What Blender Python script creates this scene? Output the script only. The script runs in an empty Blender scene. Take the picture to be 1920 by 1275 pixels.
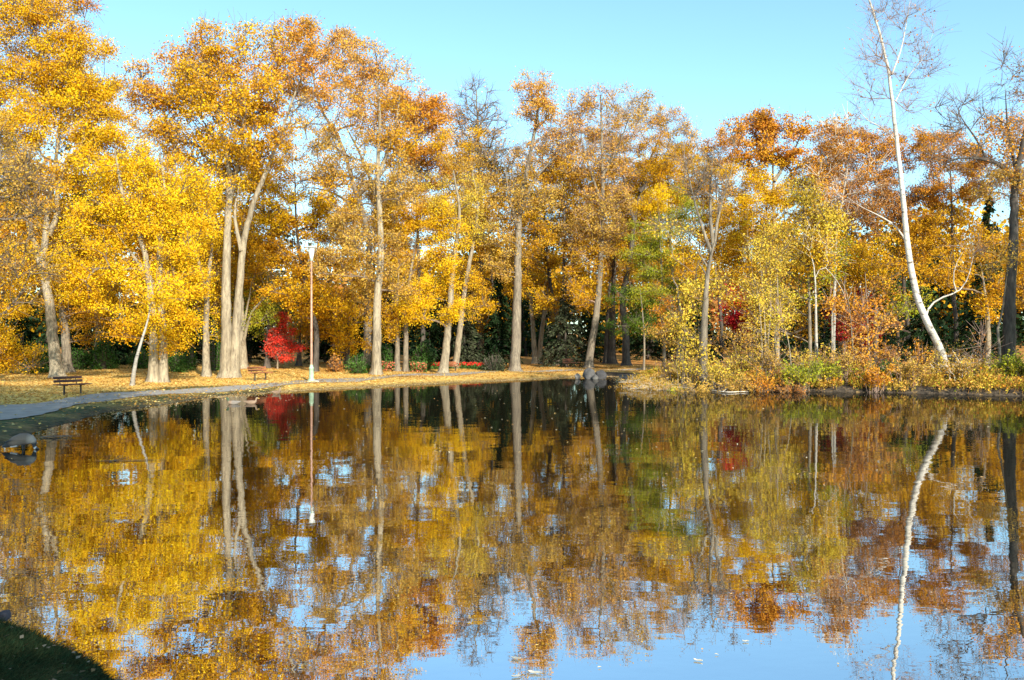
import bpy, math
import numpy as np
from math import radians as R
scn = bpy.context.scene
C = scn.collection
F, HY, CH = 1663.0, 648.0, 2.2            # focal length in photo pixels, horizon row, eye height over the water
def wx(px, d): return (px-960.0)/F*d
def wz(py, d): return CH+(HY-py)/F*d
def W3(px, py, d): return np.array([wx(px, d), d, wz(py, d)])
def onplane(px, py, h): 
    d = F*(CH-h)/(py-HY); return (wx(px, d), d)

# ---------------------------------------------------------------- materials
def newmat(name):
    m = bpy.data.materials.new(name); m.use_nodes = True
    nt = m.node_tree; nt.nodes.clear()
    out = nt.nodes.new('ShaderNodeOutputMaterial')
    return m, nt, out
def N(nt, t, **kw):
    n = nt.nodes.new(t)
    for k, v in kw.items():
        if k.startswith('_'): setattr(n, k[1:], v)
        else: n.inputs[k.replace('0_', ' ')].default_value = v
    return n
def ramp(nt, stops):
    n = nt.nodes.new('ShaderNodeValToRGB'); cr = n.color_ramp
    while len(cr.elements) > 1: cr.elements.remove(cr.elements[-1])
    cr.elements[0].position = stops[0][0]; cr.elements[0].color = (*stops[0][1], 1)
    for p, c in stops[1:]:
        e = cr.elements.new(p); e.color = (*c, 1)
    return n
def leaf_mat(name, trans=0.35):
    m, nt, out = newmat(name); L = nt.links.new
    a = N(nt, 'ShaderNodeAttribute', _attribute_name='tint')
    d = nt.nodes.new('ShaderNodeBsdfDiffuse'); t = nt.nodes.new('ShaderNodeBsdfTranslucent')
    mx = nt.nodes.new('ShaderNodeMixShader'); mx.inputs[0].default_value = trans
    L(a.outputs['Color'], d.inputs['Color']); L(a.outputs['Color'], t.inputs['Color'])
    L(d.outputs[0], mx.inputs[1]); L(t.outputs[0], mx.inputs[2]); L(mx.outputs[0], out.inputs['Surface'])
    return m
def bark_mat(name, stops, scale=(7, 7, 1.3), bump=0.5):
    m, nt, out = newmat(name); L = nt.links.new
    tc = nt.nodes.new('ShaderNodeTexCoord'); mp = nt.nodes.new('ShaderNodeMapping')
    mp.inputs['Scale'].default_value = scale
    L(tc.outputs['Object'], mp.inputs['Vector'])
    n1 = N(nt, 'ShaderNodeTexNoise', Scale=1.3, Detail=7.0, Roughness=0.72)
    L(mp.outputs[0], n1.inputs['Vector'])
    rp = ramp(nt, stops); L(n1.outputs['Fac'], rp.inputs[0])
    n2 = N(nt, 'ShaderNodeTexNoise', Scale=0.45, Detail=3.0)
    L(tc.outputs['Object'], n2.inputs['Vector'])
    mr = nt.nodes.new('ShaderNodeMapRange'); mr.inputs[3].default_value = 0.5; mr.inputs[4].default_value = 1.35
    oi = nt.nodes.new('ShaderNodeObjectInfo'); ad = nt.nodes.new('ShaderNodeMath'); ad.operation = 'MULTIPLY_ADD'; ad.inputs[1].default_value = .45
    sb = nt.nodes.new('ShaderNodeMath'); sb.operation = 'SUBTRACT'; sb.inputs[1].default_value = .22; L(n2.outputs['Fac'], sb.inputs[0])
    L(oi.outputs['Random'], ad.inputs[0]); L(sb.outputs[0], ad.inputs[2]); L(ad.outputs[0], mr.inputs[0])
    mu = nt.nodes.new('ShaderNodeVectorMath'); mu.operation = 'SCALE'
    L(rp.outputs[0], mu.inputs[0]); L(mr.outputs[0], mu.inputs['Scale'])
    bs = N(nt, 'ShaderNodeBsdfPrincipled', Roughness=0.95); bs.inputs['Specular IOR Level'].default_value = 0.1
    bp = N(nt, 'ShaderNodeBump', Strength=bump, Distance=0.05)
    L(n1.outputs['Fac'], bp.inputs['Height']); L(bp.outputs[0], bs.inputs['Normal'])
    L(mu.outputs[0], bs.inputs['Base Color']); L(bs.outputs[0], out.inputs['Surface'])
    return m
def plain_mat(name, col, rough=0.6, var=0.25, scale=6.0, metal=0.0, stretch=(1, 1, 1)):
    m, nt, out = newmat(name); L = nt.links.new
    tc = nt.nodes.new('ShaderNodeTexCoord'); mp = nt.nodes.new('ShaderNodeMapping'); mp.inputs['Scale'].default_value = stretch
    n1 = N(nt, 'ShaderNodeTexNoise', Scale=scale, Detail=5.0)
    L(tc.outputs['Object'], mp.inputs[0]); L(mp.outputs[0], n1.inputs['Vector'])
    c = np.array(col)
    rp = ramp(nt, [(0.3, tuple(c*(1-var))), (0.7, tuple(np.minimum(c*(1+var), 1)))]); L(n1.outputs['Fac'], rp.inputs[0])
    bs = N(nt, 'ShaderNodeBsdfPrincipled', Roughness=rough, Metallic=metal)
    bp = N(nt, 'ShaderNodeBump', Strength=0.3, Distance=0.02)
    L(n1.outputs['Fac'], bp.inputs['Height']); L(bp.outputs[0], bs.inputs['Normal'])
    L(rp.outputs[0], bs.inputs['Base Color']); L(bs.outputs[0], out.inputs['Surface'])
    return m
def attr_mat(name, rough=0.8):
    m, nt, out = newmat(name); L = nt.links.new
    a = N(nt, 'ShaderNodeAttribute', _attribute_name='tint')
    bs = N(nt, 'ShaderNodeBsdfPrincipled', Roughness=rough); L(a.outputs['Color'], bs.inputs['Base Color'])
    L(bs.outputs[0], out.inputs['Surface']); return m

M = {}
M['leaf'] = leaf_mat('leaf', 0.20)
M['needle'] = leaf_mat('needle', 0.12)
M['pale'] = bark_mat('pale_bark', [(0.34, (0.13, 0.10, 0.07)), (0.46, (0.25, 0.205, 0.14)), (0.68, (0.42, 0.35, 0.235))])
M['grey'] = bark_mat('grey_bark', [(0.30, (0.09, 0.075, 0.06)), (0.5, (0.22, 0.18, 0.13)), (0.72, (0.38, 0.32, 0.225))])
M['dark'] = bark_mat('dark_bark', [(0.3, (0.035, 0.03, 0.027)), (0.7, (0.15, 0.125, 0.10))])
M['birch'] = bark_mat('birch_bark', [(0.36, (0.07, 0.055, 0.05)), (0.43, (0.40, 0.36, 0.30)), (0.7, (0.56, 0.51, 0.43))], scale=(1.6, 1.6, 5.0), bump=0.2)
M['twig'] = plain_mat('twig_bark', (0.17, 0.125, 0.085), 0.9, 0.3, 3)  # darkened so the colour carries the shade on limbs inside the crowns
M['pinktwig'] = plain_mat('reddish_twig_bark', (0.27, 0.18, 0.135), 0.9, 0.3, 3)
M['paletwig'] = plain_mat('pale_twig_bark', (0.62, 0.55, 0.44), 0.9, 0.3, 3)
M['darktwig'] = plain_mat('dark_twig_bark', (0.11, 0.085, 0.065), 0.9, 0.3, 3)
M['attr'] = attr_mat('feathers', 0.7)

# ---------------------------------------------------------------- mesh helpers
def mesh_np(name, V, Fq, tint=None, smooth=False, mats=(), tris=False):
    me = bpy.data.meshes.new(name)
    V = np.asarray(V, np.float32); Fq = np.asarray(Fq, np.int32); k = Fq.shape[1]
    me.vertices.add(len(V)); me.vertices.foreach_set('co', V.ravel())
    me.loops.add(Fq.size); me.loops.foreach_set('vertex_index', Fq.ravel())
    me.polygons.add(len(Fq)); me.polygons.foreach_set('loop_start', np.arange(0, Fq.size, k, dtype=np.int32))
    if smooth: me.polygons.foreach_set('use_smooth', np.ones(len(Fq), bool))
    me.update(calc_edges=True)
    if tint is not None:
        a = me.attributes.new('tint', 'FLOAT_COLOR', 'POINT')
        a.data.foreach_set('color', np.hstack([tint, np.ones((len(V), 1))]).astype(np.float32).ravel())
    for m in mats: me.materials.append(m)
    return me
def link(name, me, parent=None, loc=None):
    o = bpy.data.objects.new(name, me); C.objects.link(o)
    if parent is not None: o.parent = parent
    if loc is not None: o.location = loc
    return o
def thing(name, label, cat, loc=(0, 0, 0), group=None, rz=0, data=None):
    o = bpy.data.objects.new(name, data); C.objects.link(o)
    o.location = loc; o.rotation_euler = (0, 0, rz)
    o['label'] = label; o['category'] = cat
    if group: o['group'] = group
    return o
class MB:
    def __init__(s): s.V = []; s.Q = []; s.T = []; s.n = 0
    def add(s, V, Q, tint=None):
        V = np.asarray(V, float); Q = np.asarray(Q, int)
        s.V.append(V); s.Q.append(Q+s.n); s.n += len(V)
        s.T.append(np.tile(np.array(tint if tint is not None else (0.5, 0.5, 0.5), float), (len(V), 1)) if (tint is None or np.ndim(tint) == 1) else tint)
    def mesh(s, name, mats, smooth=False):
        return mesh_np(name, np.vstack(s.V), np.vstack(s.Q), np.vstack(s.T), smooth, mats)
    def box(s, c, size, rx=0, rz=0, ch=0.0, tint=None):
        x, y, z = [q/2 for q in size]; e = min(ch, x*.8, y*.8, z*.8)
        # chamfered box: 24 corners as three nested slabs, kept as quads
        V = []; 
        for (a, b, cc) in ((x, y-e, z-e), (x-e, y, z-e), (x-e, y-e, z)):
            for sx in (-1, 1):
                for sy in (-1, 1):
                    for sz in (-1, 1): V.append((sx*a, sy*b, sz*cc))
        V = np.array(V, float)
        def id_(g, sx, sy, sz): return g*8+(sx > 0)*4+(sy > 0)*2+(sz > 0)
        Q = []
        for sx in (-1, 1): Q.append([id_(0, sx, -1, -1), id_(0, sx, 1, -1), id_(0, sx, 1, 1), id_(0, sx, -1, 1)])
        for sy in (-1, 1): Q.append([id_(1, -1, sy, -1), id_(1, 1, sy, -1), id_(1, 1, sy, 1), id_(1, -1, sy, 1)])
        for sz in (-1, 1): Q.append([id_(2, -1, -1, sz), id_(2, 1, -1, sz), id_(2, 1, 1, sz), id_(2, -1, 1, sz)])
        if e > 0:
            for p in (-1, 1):
                for q in (-1, 1):
                    Q.append([id_(0, p, q, -1), id_(0, p, q, 1), id_(1, p, q, 1), id_(1, p, q, -1)])
                    Q.append([id_(0, p, -1, q), id_(0, p, 1, q), id_(2, p, 1, q), id_(2, p, -1, q)])
                    Q.append([id_(1, -1, p, q), id_(1, 1, p, q), id_(2, 1, p, q), id_(2, -1, p, q)])
        if rx:
            cr, sr = math.cos(rx), math.sin(rx); V = V @ np.array([[1, 0, 0], [0, cr, -sr], [0, sr, cr]]).T
        if rz:
            cr, sr = math.cos(rz), math.sin(rz); V = V @ np.array([[cr, -sr, 0], [sr, cr, 0], [0, 0, 1]]).T
        s.add(V+np.array(c), Q, tint)
    def lathe(s, prof, c=(0, 0, 0), n=20, tint=None):
        V = []; a = np.linspace(0, 2*np.pi, n, endpoint=False)
        for r, z in prof: V += [(r*math.cos(t), r*math.sin(t), z) for t in a]
        Q = [[i*n+j, i*n+(j+1) % n, (i+1)*n+(j+1) % n, (i+1)*n+j] for i in range(len(prof)-1) for j in range(n)]
        s.add(np.array(V)+np.array(c), Q, tint)
    def loft(s, P, rad, n=12, squash=1.0, tint=None):
        V, Q = sweep(np.array(P, float), np.array(rad, float), n, squash=squash); 
        s.add(V, Q, tint if tint is None or np.ndim(tint) == 1 else np.repeat(np.array(tint, float), n, axis=0))
def frames(P):
    T = np.gradient(P, axis=0); T /= np.linalg.norm(T, axis=1)[:, None]+1e-9
    U = []; u = np.array([1.0, 0, 0]) if abs(T[0][0]) < 0.9 else np.array([0, 1.0, 0])
    for t in T:
        u = u-t*np.dot(u, t); u /= np.linalg.norm(u)+1e-9; U.append(u)
    U = np.array(U); return T, U, np.cross(T, U)
def sweep(P, r, n=10, lobes=None, squash=1.0):
    T, U, Wv = frames(P); a = np.linspace(0, 2*np.pi, n, endpoint=False)
    rr = r[:, None]*np.ones(n)[None]
    if lobes is not None: rr = rr*lobes(a, P)
    V = P[:, None]+rr[..., None]*(np.cos(a)[None, :, None]*U[:, None]+squash*np.sin(a)[None, :, None]*Wv[:, None])
    V = V.reshape(-1, 3); k = len(P)
    i, j = np.meshgrid(np.arange(k-1), np.arange(n), indexing='ij')
    Q = np.stack([i*n+j, i*n+(j+1) % n, (i+1)*n+(j+1) % n, (i+1)*n+j], -1).reshape(-1, 4)
    return V, Q
def prisms(P0, P1, r0, r1, n=3):
    T = P1-P0; Ln = np.linalg.norm(T, axis=1)[:, None]+1e-9; T = T/Ln
    ref = np.where(np.abs(T[:, 2:3]) < 0.9, np.array([[0, 0, 1.0]]), np.array([[1.0, 0, 0]]))
    U = np.cross(T, ref); U /= np.linalg.norm(U, axis=1)[:, None]+1e-9; Wv = np.cross(T, U)
    a = np.linspace(0, 2*np.pi, n, endpoint=False)
    ring = np.cos(a)[None, :, None]*U[:, None]+np.sin(a)[None, :, None]*Wv[:, None]
    A = P0[:, None]+ring*r0[:, None, None]; B = (P1+T*r1[:, None]*.5)[:, None]+ring*r1[:, None, None]
    V = np.concatenate([A, B], 1).reshape(-1, 3)
    b = (np.arange(len(P0))*2*n)[:, None]; j = np.arange(n)[None]
    Q = np.stack([b+j, b+(j+1) % n, b+n+(j+1) % n, b+n+j], -1).reshape(-1, 4)
    return V, Q
def leaf_quads(P, size, rs, up=0.5, aspect=0.75, axis=None):
    n = len(P)
    nr = rs.normal(size=(n, 3)); nr[:, 2] += up; nr /= np.linalg.norm(nr, axis=1)[:, None]
    u = rs.normal(size=(n, 3)) if axis is None else axis+rs.normal(size=(n, 3))*0.35
    u -= nr*np.sum(u*nr, 1)[:, None]; u /= np.linalg.norm(u, axis=1)[:, None]+1e-9; v = np.cross(nr, u)
    L = (size*rs.uniform(0.65, 1.25, n))[:, None]
    V = np.stack([P-u*L*.5, P+v*L*aspect*.5-u*L*.08+nr*L*.1, P+u*L*.55, P-v*L*aspect*.5-u*L*.08+nr*L*.1], 1).reshape(-1, 3)
    Q = np.arange(n*4).reshape(-1, 4)
    return V, Q

# ---------------------------------------------------------------- terrain
shore_px = [(0, 838), (35, 826), (80, 806), (153, 787), (207, 771), (280, 762), (330, 755), (380, 746), (432, 740), (526, 734), (600, 730), (672, 726),
            (760, 722), (880, 716), (950, 713), (1014, 710), (1079, 706), (1150, 705), (1183, 709), (1196, 718), (1240, 725), (1290, 729), (1340, 730),
            (1420, 733), (1500, 734), (1560, 735.5), (1640, 736), (1700, 737), (1800, 740), (1920, 743)]
shore = [onplane(a, b, 0) for a, b in shore_px]
shore += [(25, 36), (27, 31), (28, 24), (30, 16), (34, 7), (30, 0.5), (15, 2.0), (6, 3.4), (1.5, 4.2), (-1.2, 4.9), (-2.1, 5.4), (-2.55, 5.75), (-2.8, 6.02), (-3.24, 6.38), (-3.6, 6.62), (-4.05, 6.85), (-5.2, 7.8), (-8, 10), (-12, 13.5), (-13.5, 17)]
SH = np.array(shore)
def sdist(X, Y):
    """positive on land, negative in the pond"""
    P = np.stack([X.ravel(), Y.ravel()], 1); A = SH; B = np.roll(SH, -1, 0)
    best = np.full(len(P), 1e9); ins = np.zeros(len(P), bool)
    for a, b in zip(A, B):
        ab = b-a; t = np.clip(((P-a)@ab)/(ab@ab), 0, 1); q = a+t[:, None]*ab
        best = np.minimum(best, np.hypot(*(P-q).T))
        c = ((a[1] > P[:, 1]) != (b[1] > P[:, 1])); xi = (b[0]-a[0])*(P[:, 1]-a[1])/(b[1]-a[1]+1e-12)+a[0]
        ins ^= c & (P[:, 0] < xi)
    return np.where(ins, -best, best).reshape(np.shape(X))
path_px = [(-200, 797), (-90, 785), (0, 773), (94, 755), (235, 740.5), (390, 729.5), (505, 721), (588, 715), (690, 708.5), (780, 703), (880, 699), (980, 695.5)]
def hs_(px, py, side):
    dd = np.arange(17, 120, .2); xs = wx(px, dd); l_ = sdist(xs, dd); g_ = .17+.013*np.maximum(l_, 0)
    return dd[np.argmax((HY+F*(CH-g_)/dd <= py) & (l_ > .05))]
PTH = np.array([(wx(a, q_), q_) for a, b in path_px for q_ in [hs_(a, b, 0)]])
PTH = np.vstack([PTH, PTH[-1]+(14, 7), PTH[-1]+(34, 17), PTH[-1]+(70, 40)])
def pdist(X, Y):
    P = np.stack([np.ravel(X), np.ravel(Y)], 1); best = np.full(len(P), 1e9)
    for a, b in zip(PTH[:-1], PTH[1:]):
        ab = b-a; t = np.clip(((P-a)@ab)/(ab@ab), 0, 1); q = a+t[:, None]*ab; best = np.minimum(best, np.hypot(*(P-q).T))
    return best.reshape(np.shape(X))
def hgt(X, Y, path=True):
    X = np.asarray(X, float); Y = np.asarray(Y, float); s = sdist(X, Y); l = np.maximum(s, 0)
    right = 1/(1+np.exp(-(X-7.5)/0.8))*(Y > 30)*(Y < 56)
    near_ = 1/(1+np.exp((Y-14)/2.0))
    k = 0.5-0.37*right; amp = 0.16+0.12*right+0.16*near_
    h = amp*(1-np.exp(-l/k))+0.013*l+np.clip((l-18)*0.014, 0, 3)
    h += np.minimum(l, 3)/3*(0.05*np.sin(X*0.7+Y*0.33)+0.04*np.sin(Y*0.9-X*0.41)+0.02*np.sin(X*2.1+1)*np.sin(Y*1.7))
    h = np.where(s < 0, np.maximum(s*0.35-0.03, -1.2), h)
    if path:
        w = np.exp(-(pdist(X, Y)/2.0)**4); h = h-0.035*w
    return h
def G(x, y): return float(hgt(np.array([x]), np.array([y]))[0])
def gsolve(px, py):
    dd = np.arange(17, 120, .2); xs = wx(px, dd); g_ = hgt(xs, dd); ok = (HY+F*(CH-g_)/dd <= py) & (sdist(xs, dd) > .05)
    return float(dd[np.argmax(ok)])
def axis_(lo, hi, step, far_lo, far_hi):
    a = list(np.arange(lo, hi+1e-6, step)); d = step; x = lo; L = []
    while x > far_lo: d *= 1.18; x -= d; L.append(x)
    d = step; x = a[-1]; Rr = []
    while x < far_hi: d *= 1.18; x += d; Rr.append(x)
    return np.array(L[::-1]+a+Rr)
gx = axis_(-36, 40, 0.4, -900, 900); gy = axis_(-6, 76, 0.4, -500, 1500)
gx = np.unique(np.r_[gx, np.arange(-8, 1, .1)]); gy = np.unique(np.r_[gy, np.arange(3, 9, .1)])
GX, GY = np.meshgrid(gx, gy, indexing='ij'); GZ = hgt(GX, GY)
gs = sdist(GX, GY)
i, j = np.meshgrid(np.arange(len(gx)-1), np.arange(len(gy)-1), indexing='ij'); ny = len(gy)
Q = np.stack([i*ny+j, (i+1)*ny+j, (i+1)*ny+j+1, i*ny+j+1], -1).reshape(-1, 4)
grass = np.clip(np.maximum((33-GY)/5, 1.3*(pdist(GX, GY) > 1.2)*(gs < 4.2)*(GX < -11.5)), 0, 1)                                   # r: grass, also shade painted on the left bank; g: waterside mud, undercut shade
mud_shade = np.where((GX > 5.5) & (GY > 30), np.clip((2.6-gs)/.6, 0, 1.18), np.clip(1-gs/0.9, 0, 1))  # right bank: wide dark strip painted for the shade of the undercut
far = np.clip((GY-58)/25, 0, 1)
tt = np.stack([grass.ravel(), mud_shade.ravel(), far.ravel()], 1)
me = mesh_np('ground', np.stack([GX.ravel(), GY.ravel(), GZ.ravel()], 1), Q, tt, True)
gm, nt, out = newmat('leaf_covered_lawn'); L = nt.links.new
tc = nt.nodes.new('ShaderNodeTexCoord'); at = N(nt, 'ShaderNodeAttribute', _attribute_name='tint'); sp = nt.nodes.new('ShaderNodeSeparateColor')
L(at.outputs['Color'], sp.inputs[0])
vo = N(nt, 'ShaderNodeTexVoronoi', Scale=9.0); L(tc.outputs['Object'], vo.inputs['Vector'])
vs = nt.nodes.new('ShaderNodeSeparateColor'); L(vo.outputs['Color'], vs.inputs[0])
lr = ramp(nt, [(0.0, (0.36, 0.19, 0.05)), (0.25, (0.62, 0.37, 0.09)), (0.55, (0.82, 0.55, 0.13)), (0.8, (0.88, 0.62, 0.20)), (1.0, (0.55, 0.42, 0.13))])
L(vs.outputs[0], lr.inputs[0])
rr_ = ramp(nt, [(0.0, (0.20, 0.09, 0.03)), (0.5, (0.45, 0.20, 0.05)), (1.0, (0.58, 0.30, 0.07))]); L(vs.outputs[0], rr_.inputs[0])
gr = ramp(nt, [(0.0, (0.035, 0.05, 0.02)), (0.55, (0.07, 0.10, 0.035)), (0.86, (0.10, 0.12, 0.05)), (0.9, (0.20, 0.13, 0.06)), (1.0, (0.26, 0.17, 0.08))]); L(vs.outputs[0], gr.inputs[0])
mdr = ramp(nt, [(0.0, (0.03, 0.024, 0.018)), (0.7, (0.09, 0.07, 0.05)), (0.92, (0.10, 0.07, 0.04)), (1.0, (0.26, 0.17, 0.07))]); L(vs.outputs[1], mdr.inputs[0])
nz = N(nt, 'ShaderNodeTexNoise', Scale=0.5, Detail=4.0); L(tc.outputs['Object'], nz.inputs['Vector'])
def mixc(fac, a, b):
    m_ = nt.nodes.new('ShaderNodeMix'); m_.data_type = 'RGBA'
    L(fac, m_.inputs['Factor']); L(a, m_.inputs['A']); L(b, m_.inputs['B']); return m_.outputs['Result']
def mth(op, a, b):
    n_ = nt.nodes.new('ShaderNodeMath'); n_.operation = op; n_.use_clamp = True
    for k_, q_ in enumerate((a, b)):
        if isinstance(q_, (int, float)): n_.inputs[k_].default_value = q_
        else: L(q_, n_.inputs[k_])
    return n_.outputs[0]
nf = mth('MULTIPLY', mth('SUBTRACT', nz.outputs['Fac'], 0.42), 3.2)
gfac = mth('MULTIPLY', sp.outputs[0], mth('ADD', nf, 0.75))
c1 = mixc(sp.outputs[2], lr.outputs[0], rr_.outputs[0])
# thin, greener patches in the litter
nz2 = N(nt, 'ShaderNodeTexNoise', Scale=0.22, Detail=5.0); L(tc.outputs['Object'], nz2.inputs['Vector'])
c1 = mixc(mth('MULTIPLY', mth('SUBTRACT', nz2.outputs['Fac'], 0.56), 2.5), c1, rr_.outputs[0])
c2 = mixc(gfac, c1, gr.outputs[0])
c3 = mixc(mth('MULTIPLY', sp.outputs[1], 0.85), c2, mdr.outputs[0])
bs = N(nt, 'ShaderNodeBsdfPrincipled', Roughness=0.95); bs.inputs['Specular IOR Level'].default_value = 0.1
bp = N(nt, 'ShaderNodeBump', Strength=0.8, Distance=0.04); L(vo.outputs['Distance'], bp.inputs['Height'])
L(bp.outputs[0], bs.inputs['Normal']); L(c3, bs.inputs['Base Color']); L(bs.outputs[0], out.inputs['Surface'])
me.materials.append(gm); g = link('ground', me); g['kind'] = 'structure'

# path
def catmull(P, k):
    P = np.asarray(P, float); o = []
    Pe = np.vstack([2*P[0]-P[1], P, 2*P[-1]-P[-2]])
    for a in range(len(P)-1):
        p0, p1, p2, p3 = Pe[a:a+4]
        for t in np.linspace(0, 1, k, endpoint=False):
            o.append(0.5*((2*p1)+(-p0+p2)*t+(2*p0-5*p1+4*p2-p3)*t*t+(-p0+3*p1-3*p2+p3)*t**3))
    o.append(P[-1]); return np.array(o)
pc = catmull(PTH, 14); tg = np.gradient(pc, axis=0); tg /= np.linalg.norm(tg, axis=1)[:, None]; nn = np.stack([-tg[:, 1], tg[:, 0]], 1)
V = []; ks = np.linspace(-1.15, 1.15, 9)
wob = 0.05*np.sin(np.arange(len(pc))*1.3)
for q, k_ in enumerate(ks): V.append(pc+nn*(k_+wob*(q in (0, 8))).reshape(-1, 1) if np.ndim(k_+wob*(q in (0, 8))) else pc+nn*k_)
V = np.stack(V, 1).reshape(-1, 2); z = hgt(V[:, 0], V[:, 1])+0.025
i, j = np.meshgrid(np.arange(len(pc)-1), np.arange(8), indexing='ij'); Q = np.stack([i*9+j, (i+1)*9+j, (i+1)*9+j+1, i*9+j+1], -1).reshape(-1, 4)
me = mesh_np('path', np.column_stack([V, z]), Q, None, True, [plain_mat('asphalt_path', (0.30, 0.27, 0.225), 0.9, 0.18, 2.5)])
o = link('path', me); o['kind'] = 'structure'

# water
me = mesh_np('water', [(-60, -4, 0), (70, -4, 0), (70, 75, 0), (-60, 75, 0)], [[0, 1, 2, 3]])
wm, nt, out = newmat('pond_water'); L = nt.links.new
tc = nt.nodes.new('ShaderNodeTexCoord')
def wnoise(sc, mapping, det=2.0):
    mp = nt.nodes.new('ShaderNodeMapping'); mp.inputs['Scale'].default_value = mapping; L(tc.outputs['Object'], mp.inputs[0])
    n = N(nt, 'ShaderNodeTexNoise', Scale=sc, Detail=det); L(mp.outputs[0], n.inputs['Vector']); return n
b1 = wnoise(1.1, (0.8, 1.0, 1), 1.0); b2 = wnoise(4.5, (0.8, 1.2, 1), 2.0)
bpA = N(nt, 'ShaderNodeBump', Strength=1.0, Distance=0.0036); bpB = N(nt, 'ShaderNodeBump', Strength=1.0, Distance=0.0007)
L(b1.outputs['Fac'], bpA.inputs['Height']); L(b2.outputs['Fac'], bpB.inputs['Height']); L(bpA.outputs[0], bpB.inputs['Normal'])
df = N(nt, 'ShaderNodeBsdfDiffuse'); df.inputs['Color'].default_value = (0.010, 0.009, 0.005, 1)
gl = N(nt, 'ShaderNodeBsdfGlossy', Roughness=0.004); gl.inputs['Color'].default_value = (0.95, 0.95, 0.95, 1)
fr = N(nt, 'ShaderNodeFresnel', IOR=18.0); mx = nt.nodes.new('ShaderNodeMixShader')
L(bpB.outputs[0], gl.inputs['Normal']); L(bpB.outputs[0], fr.inputs['Normal'])
L(fr.outputs[0], mx.inputs[0]); L(df.outputs[0], mx.inputs[1]); L(gl.outputs[0], mx.inputs[2]); L(mx.outputs[0], out.inputs['Surface'])
me.materials.append(wm); o = link('water', me); o['kind'] = 'structure'

# ---------------------------------------------------------------- trees
PAL = {  # leaf albedo pairs
 'Y': ((0.88, 0.59, 0.02), (0.80, 0.45, 0.015)), 'G': ((0.82, 0.50, 0.02), (0.68, 0.34, 0.015)), 'B': ((0.72, 0.41, 0.02), (0.54, 0.25, 0.015)),
 'O': ((0.74, 0.37, 0.04), (0.60, 0.23, 0.025)), 'P': ((0.72, 0.34, 0.07), (0.68, 0.40, 0.05)), 'T': ((0.66, 0.42, 0.08), (0.48, 0.27, 0.05)),
 'L': ((0.74, 0.54, 0.06), (0.58, 0.38, 0.05)), 'V': ((0.28, 0.33, 0.03), (0.50, 0.42, 0.03)), 'N': ((0.05, 0.12, 0.015), (0.16, 0.21, 0.025)),
 'R': ((0.85, 0.09, 0.05), (0.62, 0.04, 0.03)), 'D': ((0.42, 0.02, 0.025), (0.30, 0.02, 0.02)), 'K': ((0.56, 0.26, 0.06), (0.42, 0.18, 0.05)),
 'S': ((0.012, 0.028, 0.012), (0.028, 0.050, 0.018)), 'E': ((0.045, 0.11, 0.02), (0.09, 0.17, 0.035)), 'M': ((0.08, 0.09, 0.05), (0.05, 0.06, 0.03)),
}
def tints(pal, P, rs, jit=0.10):
    a, b = (np.array(q) for q in PAL[pal]); n = len(P)
    w = 0.5+0.5*np.sin(P[:, 0]*1.1+P[:, 2]*0.9+3*np.sin(P[:, 1]*0.7+P[:, 2]*1.3))
    w = np.clip(w*0.7+rs.uniform(-0.15, 0.45, n), 0, 1)[:, None]
    c = a*(1-w)+b*w; c = c*(.92 if pal not in 'SEMRD' else 1)*rs.uniform(1-jit*1.8, 1+jit, n)[:, None]
    g = rs.uniform(0.88, 1.12, n); c[:, 1] *= g
    return np.clip(c, 0.003, 0.97)
def resample(P, step):
    P = catmull(P, 6) if len(P) > 2 else np.array(P, float)
    s = np.r_[0, np.cumsum(np.linalg.norm(np.diff(P, axis=0), axis=1))]; n = max(3, int(s[-1]/step)+1)
    t = np.linspace(0, s[-1], n); return np.stack([np.interp(t, s, P[:, k]) for k in range(3)], 1)
seed = [11]
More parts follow.
